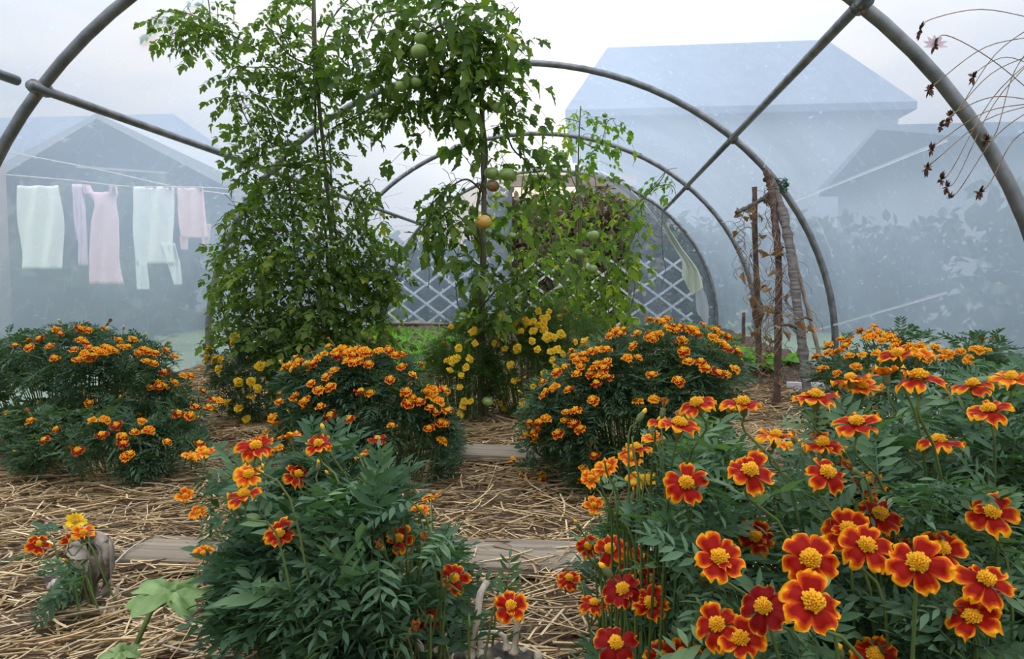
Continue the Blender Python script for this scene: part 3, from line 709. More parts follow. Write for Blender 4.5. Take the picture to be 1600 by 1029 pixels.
def marigold(base, rad, cz, flowers, label, group, near=(), extra=60, keep=280, leafm='marigold_leaf', per=13, ls=1.0, tones=('orange','red','red','red','dark'),
             bases=MLEAF, lows=MLOW, tag='m', buds=.16, upface=.75, fsize=1.0, rand_fl=0, seed=1, rfill=None, poly=None):
    """a bushy clump: a shoot runs from the root to every flower, bud or leafy tip"""
    r = random.Random(seed); base = np.array([base[0], base[1], gz(*base[:2])]); rad = np.array(rad); c = base+np.array([0,0,cz])
    root = empty('marigold_plant', base, label, 'flower plant', group)
    tips = []                                  # (pos, what)
    for (px, py) in flowers: tips.append((ell_hit(px, py, c, rad), 'far', r.choice(tones)))
    for (px, py, size, tone, cl) in near: tips.append((at_dist(px, py, .046*FPX/size), 'near', (tone, cl)))
    k = fails = 0
    while k < extra + rand_fl:
        u = unit([r.gauss(0,1), r.gauss(0,1), r.gauss(.25,.9)])
        p = c + rad*u*r.uniform(.80, .97)
        if p[2] < base[2]+.05: continue
        if rfill and not rfill(p): continue
        if poly:
            X_, Y_, T_ = project(p)
            if T_ < .36 or not inpoly(X_, Y_+8, poly)[0]:
                fails += 1
                if fails < 4000: continue
                break
        tips.append((p, 'rf' if k < rand_fl else 'leafy', r.choice(tones))); k += 1
    sg = G(); mats = []; LQ = .08 if near else .36
    for n_, (p, what, tone) in enumerate(tips):
        a = base + np.array([r.gauss(0,.03), r.gauss(0,.03), 0]) + .55*(p-base)*np.array([1,1,0]); a[2] = gz(a[0], a[1]); out_ = unit((p-a)*np.array([1,1,0])+1e-6)
        mid1 = a + (p-a)*.35 + np.array([0,0,.04]); mid2 = a+(p-a)*.72+np.array([0,0,.05]) - out_*.01
        nrm = unit(np.array([0,0,1.])*upface + out_*.45 + np.array([r.gauss(0,.2), r.gauss(0,.2), 0]))
        if what == 'near':
            toc = unit(EYE-p); py_ = project(p)[1]; q = r.uniform(.0,.28) if py_ < 720 else r.uniform(.2,.5) if py_ < 815 else r.uniform(.35,.72)
            nrm = unit(np.array([0,0,1.])*(1-q)+toc*q*1.2+np.array([r.gauss(0,.12), r.gauss(0,.12), 0]))
            end = near_flower(root, p, nrm, .046*r.uniform(.95,1.05), tone[0], tone[1], seed=n_+seed*31)
        elif what in ('far', 'rf'):
            x, y, z = frame(nrm, [r.uniform(-1,1), r.uniform(-1,1), .1]); s = r.uniform(.8, 1.08)*fsize
            ob('flower', r.choice(FAR[tone]), root, mat4(x, y, z, p-base, s)); end = p - z*.015*s
        else:
            end = p
            if r.random() < buds:
                x, y, z = frame(nrm); q_ = p+np.array([0,0,.03])
                if r.random() < .6: ob('bud', BUD, root, mat4(x, y, z, q_-base, r.uniform(.7,1.1)))
                else: ob('wilted_flower', r.choice(WILT), root, mat4(x, y, z, q_-base, r.uniform(.8,1.1)))
                end = q_
        pts = catmull([a, mid1, mid2, end-nrm*.02, end], 3)
        v, f = tube(pts-base, np.linspace(.0022, .0012, len(pts)), 5, False); sg.add(v, f)
        L_ = per+6 if near else per
        for i in range(L_):
            q = LQ+(.97-LQ)*(i+r.random())/L_; idx = q*(len(pts)-1); i0 = min(len(pts)-2, int(idx)); pos = pts[i0]+(pts[i0+1]-pts[i0])*(idx-i0)
            pos = pos + np.array([r.gauss(0,.006) for _ in range(3)])
            ax = unit(pts[i0+1]-pts[i0]); x, y, z = frame(ax); a_ = i*2.4+r.uniform(-.5,.5)
            d = unit((x*math.cos(a_)+y*math.sin(a_))*1.0 + ax*r.uniform(.2,.8) + np.array([0,0,.15]))
            mats.append(leaf_frame(pos, d, r.gauss(0,.4), ls*r.uniform(.65,1.15)*(1.05-.3*(q-.4))))
    ob('stems', sg.mesh('stems', 'stem'), root, kind='stuff')
    A_ = np.array([m[:3,3]+m[:3,1]*.035 for m in mats]); X_, Y_, T_ = project(A_); ok = T_ > .36
    if poly: ok &= inpoly(X_, Y_, poly)
    ok &= ~inpoly(X_, Y_, STALKS) & ~inpoly(X_, Y_, POTGAP)
    for p, what, tone in tips:                 # blooms stand clear of the leaves
        if what in ('near', 'far'):
            fx, fy, ft = project(p); rr_ = .03*FPX/ft
            ok &= ~((T_ < ft+.012) & ((X_-fx)**2+(Y_-fy)**2 < (rr_+.5*.04*FPX/T_)**2))
    mats = [m for m, q in zip(mats, ok) if q]
    far_ = lambda m: np.linalg.norm(m[:3,3]-EYE) - .5*np.linalg.norm((m[:3,3]-c)/rad)
    put_leaves(root, mats, bases, lows, leafm, keep, tag, far_)
    return root
def CR(x0, y0, s, pts): return [(x0+x/s, y0+y/s) for x, y in pts]

GRP = 'marigold clumps in the beds'
# ---- front right clumps
nearA1 = [(1072,754,70,'red',0),(889,903,42,'red',0),(920,852,40,'red',0),(954,857,52,'red',0),(982,869,50,'red',0),(1004,880,42,'yellow',.7),(1018,903,44,'dark',0),(973,920,64,'dark',0),
  (1016,942,60,'red',.2),(928,942,48,'red',0),(945,934,30,'red',.2),(962,1004,68,'dark',0),(1004,993,42,'yellow',.9),(928,790,34,'orange',.4),(1007,754,42,'yellow',.8),(993,700,52,'red',0),(986,714,42,'orange',.2),
  (1021,684,40,'orange',.3),(1062,662,66,'red',0),(1034,657,42,'red',0),(948,730,40,'orange',.2),(923,747,36,'orange',.4),(1089,630,62,'red',0),(1035,1027,60,'red',.2),(993,752,34,'orange',.6),(1067,1022,60,'red',.1)]
nearA2 = [(1124,871,84,'red',0),(1267,873,90,'red',0),(1181,838,56,'red',.2),(1270,940,98,'red',0),(1193,948,84,'dark',0),(1121,976,78,'red',.1),(1157,998,80,'red',.1),(1117,907,58,'dark',0),(1325,827,72,'red',0),
  (1354,852,76,'red',0),(1375,803,66,'red',0),(1406,856,62,'red',.1),(1434,878,92,'red',0),(1471,857,74,'red',0),(1367,1024,74,'red',.1),(1172,735,78,'red',0),(1293,738,72,'red',0),(1285,692,66,'red',0),
  (1212,680,58,'orange',.2),(1161,629,64,'red',0),(1234,698,46,'orange',.5),(1355,752,54,'red',.1),(1540,905,80,'red',0),(1550,800,74,'red',0),(1520,965,80,'red',0)]
nearA3 = [(1338,660,70,'red',0),(1436,589,78,'red',0),(1275,618,66,'red',0),(1329,591,52,'red',0),(1348,604,52,'orange',.3),(1384,583,55,'orange',.5),(1403,553,62,'red',.1),(1437,558,48,'orange',.4),(1467,688,62,'red',0),
  (1545,640,66,'red',0),(1580,590,60,'orange',.1),(1520,600,60,'red',0)]
marigold((.13,.93), (.27,.27,.27), .24, [], 'red and gold marigold clump in front of the right bed, left of the biggest blooms', GRP, nearA1, extra=60, seed=11, per=15, poly=[(905,1100),(930,960),(895,900),(905,845),(935,790),(930,735),(980,695),(1040,655),(1110,640),(1170,760),(1200,1100)])
marigold((.46,.80), (.30,.28,.28), .24, [], 'nearest marigold clump, with the biggest red and gold blooms', GRP, nearA2, extra=80, seed=12, per=15, poly=[(1060,1100),(1050,760),(1120,680),(1190,680),(1280,710),(1400,740),(1640,700),(1640,1100)])
marigold((.66,1.05), (.30,.30,.30), .27, [], 'tall marigold clump whose blooms top the front right corner against the film', GRP, nearA3, extra=70, seed=13, per=15, poly=[(1220,760),(1230,690),(1280,630),(1330,605),(1400,572),(1640,560),(1640,950),(1250,900)])
# ---- front left clump
nearD = [(437,833,50,'red',.3),(623,841,48,'red',.2),(710,903,46,'red',.2),(671,967,42,'dark',0),(417,1022,40,'red',.1),(672,777,28,'orange',.2),(656,795,32,'orange',.2),(381,772,55,'red',0),(400,697,56,'red',.1),
  (453,682,42,'orange',.5),(498,693,48,'red',.1),(322,707,38,'orange',.3),(388,741,48,'orange',.1),(466,741,42,'red',0),(798,946,54,'red',0),(300,713,30,'orange',.3),(290,775,30,'orange',.5),(310,800,28,'orange',.5),
  (352,815,26,'orange',.7),(318,865,34,'orange',.3),(575,1000,24,'orange',.9),(632,869,26,'orange',.9),(350,1003,30,'orange',.6),(776,835,22,'orange',1.0),(568,712,30,'orange',.4),(590,685,30,'dark',0),(458,860,24,'orange',1.1),(432,700,24,'orange',.6)]
marigold((-.28,1.05), (.33,.24,.24), .19, [], 'low leafy front marigold clump left of the straw path, with few blooms', GRP, nearD, extra=110, seed=14, per=12, ls=1.32, poly=[(250,1100),(275,960),(275,900),(310,850),(325,800),(300,740),(320,705),(380,695),(440,690),(520,680),(590,715),(635,760),(650,800),(700,840),(715,880),(770,905),(805,925),(790,960),(730,1000),(700,1100)])
# ---- mid left
fC = CR(400,500,3.9575,[(180,290),(260,255),(360,265),(420,210),(320,270),(520,170),(580,190),(560,250),(620,180),(640,245),(700,200),(760,190),(820,185),(700,270),(480,310),(430,350),(340,385),(390,430),(455,410),(240,470),(145,500),(300,500),(400,530),(900,285),(865,215),(905,210),(970,335),(830,365),(650,440),(705,450),(930,440),(1050,440),(1090,430),(940,510),(1010,500),(970,480),(1165,430),(1110,570),(1140,630),(1170,640),(1070,670),(1150,745),(1075,540),(100,600),(60,690),(120,640),(570,610),(540,180),(600,215),(665,195),(490,190),(500,215),(550,205),(210,275),(240,290),(380,240),(610,260),(1090,470),(1130,500),(1180,560),(460,590),(840,650)])
marigold((-.72,2.22), (.42,.34,.29), .24, fC, 'dome-shaped marigold clump in the middle bed left of the path', GRP, extra=85, rand_fl=22, seed=15, leafm='marigold_dark', per=13, poly=[(405,760),(425,640),(440,575),(500,548),(640,550),(700,630),(722,690),(715,740),(660,770),(560,780)])
# ---- mid right
fB = CR(760,480,3.675,[(1040,65),(1070,110),(750,130),(710,160),(790,125),(860,150),(950,160),(990,150),(1110,110),(1190,130),(1320,130),(840,220),(810,290),(870,285),(600,250),(640,245),(690,240),(560,270),(500,280),(640,320),(690,310),(540,340),(520,380),(450,340),(400,370),(600,380),(660,385),(700,400),(630,435),(950,385),(1160,310),(1230,310),(1260,345),(1100,420),(1380,380),(1330,375),(1430,350),(1340,200),(1380,230),(1440,250),(1130,185),(1130,250),(470,470),(330,500),(340,480),(390,460),(610,530),(870,540),(960,525),(460,600),(510,590),(450,650),(500,665),(540,695),(410,720),(270,720),(280,760),(250,660),(300,660),(340,640),(230,730),(620,850),(560,920),(200,960),(230,990),(320,960),(310,990),(150,870),(730,140),(770,150),(1010,80),(1090,130),(1050,120),(960,180),(930,170),(1210,150),(1170,120),(1300,170),(1360,210),(620,350),(680,350),(560,300),(520,300),(1390,170),(1350,150)])
marigold((.18,2.25), (.45,.38,.33), .25, fB, 'large dome-shaped marigold clump in the middle bed right of the path', GRP, extra=105, rand_fl=34, seed=16, leafm='marigold_dark', tones=('orange','red','red','dark','red'), poly=[(850,770),(812,700),(800,650),(850,590),(900,545),(950,515),(1060,500),(1150,525),(1172,570),(1165,650),(1120,720),(1050,810),(900,800)])
# ---- left edge
fE = CR(110,480,3.675,[(55,120),(105,130),(280,185),(365,180),(60,185),(110,230),(130,275),(200,225),(230,240),(300,230),(330,225),(420,240),(450,250),(490,260),(550,245),(600,280),(440,310),(480,320),(540,370),(650,390),(690,390),(540,450),(600,430),(510,455),(760,480),(40,300),(20,240),(85,200),(150,240),(180,260),(260,250),(390,260),(80,270),(-60,150),(-120,220),(-180,180),(-240,230),(-90,290),(-320,220)])
fE2 = CR(110,480,3.675,[(620,610),(690,620),(860,535),(790,570),(720,570),(820,530),(125,650),(200,645),(265,675),(410,650),(365,715),(450,705),(300,740),(300,780),(340,840),(320,860),(555,770),(740,780),(40,820),(180,730),(-80,700),(-150,760),(-230,650)])
marigold((-2.05,2.45), (.55,.40,.27), .24, fE, 'left edge marigold clump, tall, against the film below the laundry', GRP, extra=110, seed=17, leafm='marigold_dark', rand_fl=14, poly=[(-700,470),(180,512),(265,540),(285,600),(340,620),(345,655),(250,670),(-700,670)])
marigold((-1.62,2.15), (.55,.32,.16), .12, fE2, 'low spreading marigold clump in front of the tall one at the left edge', GRP, extra=80, seed=18, leafm='marigold_dark', tones=('red','dark','red','orange'), poly=[(-700,590),(120,640),(250,630),(300,640),(328,690),(300,745),(110,757),(-700,800)])
# ---- back right
fH = CR(1120,480,3.676,[(900,110),(825,135),(870,145),(930,150),(970,165),(1000,175),(1030,200),(760,190),(710,180),(640,210),(740,220),(640,260),(690,255),(570,285),(920,260),(800,335),(690,380),(840,270),(1110,225),(1170,225),(1250,230),(1150,260),(1210,290),(600,350),(760,275),(1300,290),(1330,260),(1400,250),(1450,300),(850,160),(890,170),(950,190),(1020,220),(1500,240)])
marigold((1.12,2.35), (.42,.36,.30), .26, fH, 'orange marigold clump at the right film wall behind the front blooms', GRP, extra=70, seed=19, leafm='marigold_dark', tones=('orange','orange','red'), rand_fl=14)
# ---- yellow ones
fF = CR(760,480,3.675,[(70,115),(85,170),(50,205),(170,95),(220,70),(300,20),(360,25),(350,55),(270,80),(300,105),(200,135),(270,135),(360,165),(430,150),(260,195),(175,235),(290,240),(370,255),(380,300),(510,195),(580,190),(440,270),(510,265),(400,340),(330,378),(370,415),(440,410),(270,455),(210,545),(480,370),(320,60),(240,95),(330,85),(390,170),(410,240),(230,80),(560,200),(345,175)])
fF2 = CR(400,500,3.9575,[(1350,60),(1505,45),(1520,100),(1480,140),(1355,140),(1255,170),(1180,250),(1225,240),(1320,240),(1300,290),(1200,310),(1270,340),(1160,420),(1180,440),(1260,415),(1290,500),(1330,500),(1260,580),(1280,530),(1540,550),(1340,70),(1210,260),(1250,230)])
marigold((-.22,3.25), (.40,.32,.34), .27, fF, 'yellow marigold clump with feathery leaves behind the path, right of the centre stake', GRP, extra=120, seed=20, leafm='feather_dark', tones=('yellow',), bases=FEATH, lows=FEATH, tag='f', per=20, ls=1.1, fsize=1.05, upface=.25, rand_fl=26)
marigold((-.62,3.1), (.20,.20,.28), .23, fF2, 'small yellow marigold clump at the foot of the centre tomato stake', GRP, extra=50, seed=21, leafm='feather_dark', tones=('yellow',), bases=FEATH, lows=FEATH, tag='f', per=15, ls=1.1, fsize=1.0, upface=.3, rand_fl=6)
fG = CR(110,480,3.675,[(945,170),(940,205),(790,240),(785,290),(855,355),(830,300),(870,300),(1035,425),(1075,465),(1035,515),(965,430),(905,550),(970,580),(1010,640),(1020,680),(855,690),(830,590),(1090,335),(1380,170)])
marigold((-1.52,2.95), (.26,.24,.30), .24, fG, 'double yellow marigolds in front of the left tomato plant', GRP, extra=40, seed=22, leafm='marigold_dark', tones=('pompom',), fsize=1.2, per=12, upface=.3)
# single marigold at the lower left with the withered leaf
marigold((-.93,1.18), (.10,.08,.22), .10, [], 'lone orange marigold behind the withered grey leaf at the left edge', GRP, [(130,832,36,'orange',.3),(118,815,30,'yellow',.6),(112,845,30,'red',.2),(60,850,34,'red',.1)], extra=6, keep=40, seed=23, per=8, poly=[(-200,800),(100,815),(116,960),(-200,1000)])

# ------------------------------------------------------------------ tomato plants
def tomato_mesh(r_, mat, squash=.82, lobes=5, depth=.07):
    V = []; nu, nv = 11, 20
    for i in range(nu):
        q = math.pi*i/(nu-1)
        for j in range(nv):
            a = 2*math.pi*j/nv; k = 1-depth*(math.cos(a*lobes)*.5+.5)*math.sin(q)**.5*(.4+.6*math.cos(q)**2)
            dip = .25*math.exp(-(q/.35)**2)
            V.append((r_*k*math.sin(q)*math.cos(a), r_*k*math.sin(q)*math.sin(a), r_*squash*(math.cos(q)-dip)))
    g = G().add(V, [f[::-1] for f in grid_faces(nu, nv, True)][::1], 0)
    for j in range(5):
        v, f = leaflet(r_*.6, r_*.18, 3, .2, .4); g.add(v @ rotz(j*1.257).T + np.array([0,0,r_*squash*.76]), f, 1)
    v, f = tube([(0,0,r_*squash*.7),(0,0,r_*squash*1.05),(r_*.1,0,r_*squash*1.5)], r_*.07, 5); g.add(v, f, 1)
    return g.mesh('tomato', [mat, 'stem'])
TOM = {k: tomato_mesh(.05, m) for k, m in (('g','tomato_green'),('o','tomato_orange'),('r','tomato_red'))}
CHERRY = tomato_mesh(.05, 'tomato_green', .95, 5, .0)
def tomato_plant(loc, label, branches, fruits, bases, mat, keep=290, tag='t', seed=1, cherry=(), dens=1.0, ls=1.0, yellow=None, hangk=1.0, avoid=()):
    """branches: (list of (px, py, depth), leaves, spread, stem radius)"""
    r = random.Random(seed); base = np.array([loc[0], loc[1], gz(*loc)])
    root = empty('tomato_plant', base, label, 'tomato plant', 'tomato plants tied to stakes')
    g = G(); mats = []
    for (pts, n, spread, rad) in branches:
        C_ = catmull([at(x, y, Y) for x, y, Y in pts], 6)
        C_ = C_ + np.array([[.008*mnoise.noise(Vector((*(c*6),))) for _ in range(3)] for c in C_])
        v, f = tube(C_-base, np.linspace(rad, rad*.5, len(C_)), 5, False); g.add(v, f)
        for i in range(int(n*dens)):
            q = (i+r.random())/max(1, int(n*dens)); idx = min(len(C_)-1.001, q*(len(C_)-1)); i0 = int(idx); p = C_[i0]+(C_[i0+1]-C_[i0])*(idx-i0)
            a_ = r.uniform(0, 2*math.pi); d0 = np.array([math.cos(a_), math.sin(a_)*.8, 0]); rr_ = spread*r.random()**.6
            p2 = p + d0*rr_ + np.array([0,0,r.gauss(0,.4)*spread])
            d = unit(d0 + np.array([0,0,r.uniform(-.55,.45)])*hangk); mats.append(leaf_frame(p2, d, r.gauss(0,.5), ls*r.uniform(.55,1.1)))
            if rr_ > .04 and i % 2 == 0:
                m_ = (p+p2)/2+np.array([0,0,.02]); v, f = tube([p-base, m_-base, p2-base], .0016, 3, False); g.add(v, f)
    ob('vine', g.mesh('vine', 'vine_stem'), root)
    for (px, py, Y, d, kd) in fruits:
        s = d*Y/(2*.05*FPX); p = at(px, py, Y)
        m = np.eye(4); m[:3,:3] = (rotz(r.uniform(0,6)) @ rotx(r.uniform(-.3,.3)))*s; m[:3,3] = p-base; ob('tomato', TOM[kd], root, m, label={'o':'ripening orange tomato','r':'green tomato flushed with red'}.get(kd))
    for (px, py, Y, n, rad) in cherry:
        p0 = at(px, py, Y); gg = G(); v, f = tube([p0-base+np.array([0,0,.03]), p0-base-np.array([0,0,.06])], .0018, 4, False); gg.add(v, f); tr = ob('truss', gg.mesh('truss', 'stem'), root)
        for k in range(n):
            s = rad/.05*r.uniform(.75,1.1); m = np.eye(4); m[:3,:3] *= s; m[:3,3] = p0-base+np.array([(-1)**k*rad*1.1+r.gauss(0,.006), r.gauss(0,.014), .02-.024*(k//2)+r.gauss(0,.004)]); ob('tomato', CHERRY, tr, m)
    if fruits:
        X_, Y_, T_ = project(np.array([m[:3,3]+m[:3,1]*.09 for m in mats])); ok = np.ones(len(mats), bool)
        for (px, py, Y, d, kd) in fruits:
            ft = project(at(px, py, Y))[2]; ok &= ~((T_ < ft+.05) & ((X_-px)**2+(Y_-py)**2 < (d*.5+26)**2))
        mats = [m for m, q in zip(mats, ok) if q]
    if avoid:
        X_, Y_, T_ = project(np.array([m[:3,3]+m[:3,1]*.08 for m in mats])); ok = np.ones(len(mats), bool)
        for pl in avoid: ok &= ~inpoly(X_, Y_, pl)
        mats = [m for m, q in zip(mats, ok) if q]
    put_leaves(root, mats, bases, bases, mat, keep, tag, lambda m: np.linalg.norm(m[:3,3]-EYE))
    return root
GOLD = [(690,700),(690,540),(740,520),(765,505),(800,478),(865,472),(905,505),(925,560),(925,700)]
GOLD2 = [(300,700),(300,570),(330,520),(360,515),(400,560),(420,700)]
OPEN1 = [(545,205),(600,240),(640,222),(660,205),(700,210),(735,222),(735,255),(680,280),(655,345),(640,400),(610,330),(575,285),(545,262)]
OPEN2 = [(628,400),(660,365),(695,392),(705,430),(742,430),(742,500),(700,525),(608,525),(622,470)]
OPEN3 = [(180,110),(290,125),(340,215),(360,250),(372,290),(340,350),(330,420),(322,520),(180,520)]
OPEN4 = [(835,60),(1000,60),(1000,160),(950,165),(905,150),(880,175),(845,200),(838,130)]
OPEN5 = [(1005,310),(1030,290),(1060,330),(1100,400),(1100,520),(1000,505),(985,470),(1000,400)]
YL = 3.15
brL = [([(500,640,YL),(515,450,YL),(500,300,YL),(492,150,YL),(488,-40,YL)], 44, .10, .008), ([(480,640,YL),(470,480,3.0),(455,330,3.05),(440,220,3.1),(400,130,3.15)], 66, .16, .007),
  ([(520,640,YL),(540,500,3.1),(530,400,3.1),(520,300,3.1),(515,200,3.1)], 66, .14, .007), ([(500,640,YL),(430,560,2.95),(385,480,2.95),(372,400,3.0),(385,330,3.05)], 120, .15, .006),
  ([(520,640,YL),(580,560,3.1),(600,480,3.15),(590,420,3.2),(560,360,3.2)], 110, .13, .006), ([(470,620,3.0),(440,520,2.9),(420,440,2.9),(430,360,2.95)], 130, .18, .006),
  ([(500,620,3.0),(500,520,2.9),(480,440,2.9),(500,370,2.95)], 140, .18, .006), ([(400,600,3.0),(365,560,3.0),(350,500,3.0),(350,440,3.05),(375,370,3.1)], 60, .09, .004),
  ([(500,150,3.1),(480,135,3.05),(430,105,3.0),(400,75,3.0),(330,40,3.0),(290,20,3.0),(255,35,3.0)], 34, .07, .0045), ([(415,38,3.0),(455,85,3.05),(510,108,3.1),(560,118,3.1),(610,135,3.1)], 26, .07, .0045),
  ([(330,40,3.0),(305,60,3.0),(285,45,3.0),(262,60,3.0)], 16, .05, .003), ([(320,-20,3.0),(330,20,3.0),(325,60,3.0),(310,90,3.0)], 12, .05, .003), ([(430,105,3.0),(370,105,3.0),(355,120,3.0)], 12, .04, .003),
  ([(455,235,3.05),(400,210,3.0),(375,165,3.0),(370,140,3.0)], 34, .09, .004), ([(560,-20,3.1),(520,30,3.1),(500,80,3.1),(495,150,3.1)], 26, .07, .004), ([(520,200,3.1),(580,170,3.1),(610,165,3.1),(625,190,3.1)], 34, .07, .004),
  ([(505,250,3.1),(420,260,3.0),(385,270,3.0),(378,290,3.0)], 22, .08, .004), ([(540,330,3.1),(560,300,3.1),(580,290,3.1),(598,330,3.1)], 26, .06, .004), ([(430,-20,3.0),(440,40,3.05),(470,110,3.1),(480,180,3.1)], 26, .07, .004),
  ([(440,460,3.0),(380,360,2.95),(360,330,2.95),(352,345,2.95)], 14, .05, .003), ([(530,620,3.1),(560,590,3.1),(590,530,3.1),(615,440,3.15),(618,400,3.2)], 60, .07, .004), ([(480,300,3.1),(440,300,3.0),(420,330,3.0)], 40, .12, .004),
  ([(500,420,3.0),(560,420,3.05),(610,415,3.1),(625,440,3.1)], 36, .06, .003)]
tl = at(500, 640, YL)
chL = [(x, y, 2.88, n, .0095) for x, y, n in ((408,455,5),(410,508,5),(520,385,4),(405,215,4),(430,90,3),(580,215,3),(585,180,4),(600,185,4),(515,115,4),(530,130,3),(440,250,4),(500,265,3),(455,545,4),(395,210,3),(340,18,2),(365,10,2),(560,130,3),(495,390,4))]
tomato_plant((tl[0], YL), 'tallest tomato plant, tangled and full of tiny green cherry tomatoes', brL, [], TSMALL, 'tomato_leaf', keep=298, tag='s', seed=31, cherry=chL, dens=1.45, ls=1.0, avoid=(GOLD2, OPEN1, OPEN2, OPEN3))
YR = 3.05
brR = [([(752,655,YR),(750,560,YR),(748,480,YR),(755,400,YR),(745,330,YR),(760,250,YR),(755,180,YR),(740,100,YR),(700,60,YR)], 60, .09, .009),
  ([(745,100,YR),(710,40,3.0),(670,50,2.95),(640,70,2.95),(620,110,2.95)], 64, .15, .006), ([(745,120,YR),(700,110,3.0),(680,150,3.0),(700,180,3.0)], 46, .10, .005),
  ([(700,60,3.0),(640,20,3.0),(590,25,3.0),(575,60,3.0)], 26, .09, .005), ([(640,100,2.95),(600,80,2.95),(565,95,2.95)], 20, .06, .004), ([(745,110,YR),(770,120,YR),(790,160,YR),(800,230,YR),(840,270,YR),(855,330,YR)], 64, .09, .006),
  ([(755,90,YR),(780,60,YR),(800,25,YR),(812,10,YR)], 18, .07, .004), ([(800,50,YR),(815,60,YR),(825,85,YR)], 6, .03, .003), ([(790,125,YR),(815,128,YR),(830,145,YR)], 5, .02, .0025),
  ([(755,300,YR),(730,280,2.98),(700,295,2.98),(675,320,2.98),(670,350,2.98)], 30, .08, .005), ([(750,380,YR),(720,340,2.95),(690,320,2.95)], 26, .09, .005), ([(755,420,YR),(730,400,3.0),(715,400,3.0),(705,380,3.0)], 14, .05, .004),
  ([(750,480,YR),(790,440,3.0),(830,420,3.0),(850,380,3.0)], 30, .12, .005), ([(752,520,YR),(730,500,3.0),(715,480,3.0),(712,440,3.0)], 20, .07, .004), ([(752,520,YR),(790,500,3.0),(820,470,3.0)], 34, .12, .004),
  ([(700,80,3.0),(690,20,3.0),(720,-20,3.0)], 40, .16, .005), ([(752,560,YR),(775,540,3.0),(790,500,3.0)], 22, .08, .004)]
frR = [(755,347,2.96,27,'o'),(792,272,3.0,25,'g'),(768,270,3.02,24,'g'),(770,290,3.04,22,'r'),(778,168,2.97,20,'g'),(655,80,2.82,27,'g'),(658,60,2.85,22,'g'),(627,135,2.85,20,'g'),(650,128,2.85,18,'g'),(802,368,3.0,13,'g'),(813,366,3.0,12,'g'),
  (724,492,2.95,12,'g'),(762,627,2.98,19,'g'),(735,360,2.98,20,'g'),(597,50,2.9,14,'g')]
tr_ = at(752, 655, YR)
tomato_plant((tr_[0], YR), 'centre tomato plant with a ripening orange tomato halfway up its stake', brR, frR, TLEAF, 'tomato_leaf', keep=296, tag='t', seed=32, dens=1.1, ls=1.0, hangk=1.1, avoid=(GOLD, OPEN1, OPEN2, OPEN4))
YF = 4.1
brF = [([(908,600,YF),(910,480,YF),(905,380,YF),(903,280,YF),(905,200,YF),(908,165,YF)], 50, .10, .007), ([(905,220,YF),(935,230,YF),(950,190,YF),(962,185,YF)], 22, .08, .004), ([(905,190,YF),(885,185,YF),(875,190,YF)], 8, .04, .003),
  ([(905,480,YF),(860,420,YF),(830,360,YF),(815,310,YF),(820,260,YF)], 80, .16, .006), ([(910,480,YF),(950,430,YF),(970,370,YF),(960,310,YF)], 90, .14, .006), ([(965,345,YF),(1000,315,YF),(1030,285,YF),(1040,268,YF)], 6, .03, .005),
  ([(1015,300,YF),(1040,268,YF),(1058,262,YF)], 6, .05, .003), ([(1025,290,YF),(1050,290,YF),(1058,310,YF)], 8, .05, .003), ([(905,300,YF),(870,235,YF),(850,235,YF)], 16, .08, .004), ([(960,430,YF),(985,380,YF),(1000,350,YF),(1012,360,YF)], 22, .07, .004),
  ([(900,500,YF),(870,480,4.0),(850,450,4.0)], 40, .13, .004), ([(920,500,YF),(945,480,4.0),(960,440,4.0)], 50, .14, .004)]
frF = [(926,368,3.95,20,'g'),(905,395,3.97,16,'g'),(925,420,4.0,18,'g'),(945,180,4.05,9,'g'),(876,240,4.05,10,'g'),(885,255,4.05,9,'g')]
tf = at(908, 600, YF)
tomato_plant((tf[0], YF), 'farther tomato plant with yellowing leaves in front of the doorway', brF, frF, TLEAF, 'tomato_leaf_yellow', keep=290, tag='u', seed=33, dens=.66, ls=.92, avoid=(GOLD, OPEN4, OPEN5))
brG = [([(960,590,4.9),(950,480,4.9),(940,380,4.9),(930,290,4.9),(925,250,4.9)], 60, .16, .006), ([(950,540,4.9),(985,480,4.9),(990,420,4.9),(975,350,4.9)], 60, .13, .006), ([(940,540,4.9),(890,480,4.9),(870,400,4.9),(850,330,4.9)], 70, .2, .006)]
tg = at(960, 590, 4.9)
tomato_plant((tg[0], 4.9), 'dark green tomato plant behind the yellowing one, right of the doorway', brG, [], TLEAF, 'tomato_leaf', keep=180, tag='t', seed=34, dens=.6, ls=.95, avoid=(GOLD, OPEN2, OPEN5))
brS = [([(598,640,3.5),(600,560,3.5),(596,480,3.5),(600,420,3.5)], 40, .08, .005), ([(560,640,3.5),(555,570,3.5),(560,500,3.5)], 36, .10, .005)]
ts = at(598, 640, 3.5)
tomato_plant((ts[0], 3.5), 'slim pale-leaved tomato plant tucked against the tallest one', brS, [], TSMALL, 'tomato_leaf_yellow', keep=70, tag='y', seed=35, ls=.9)

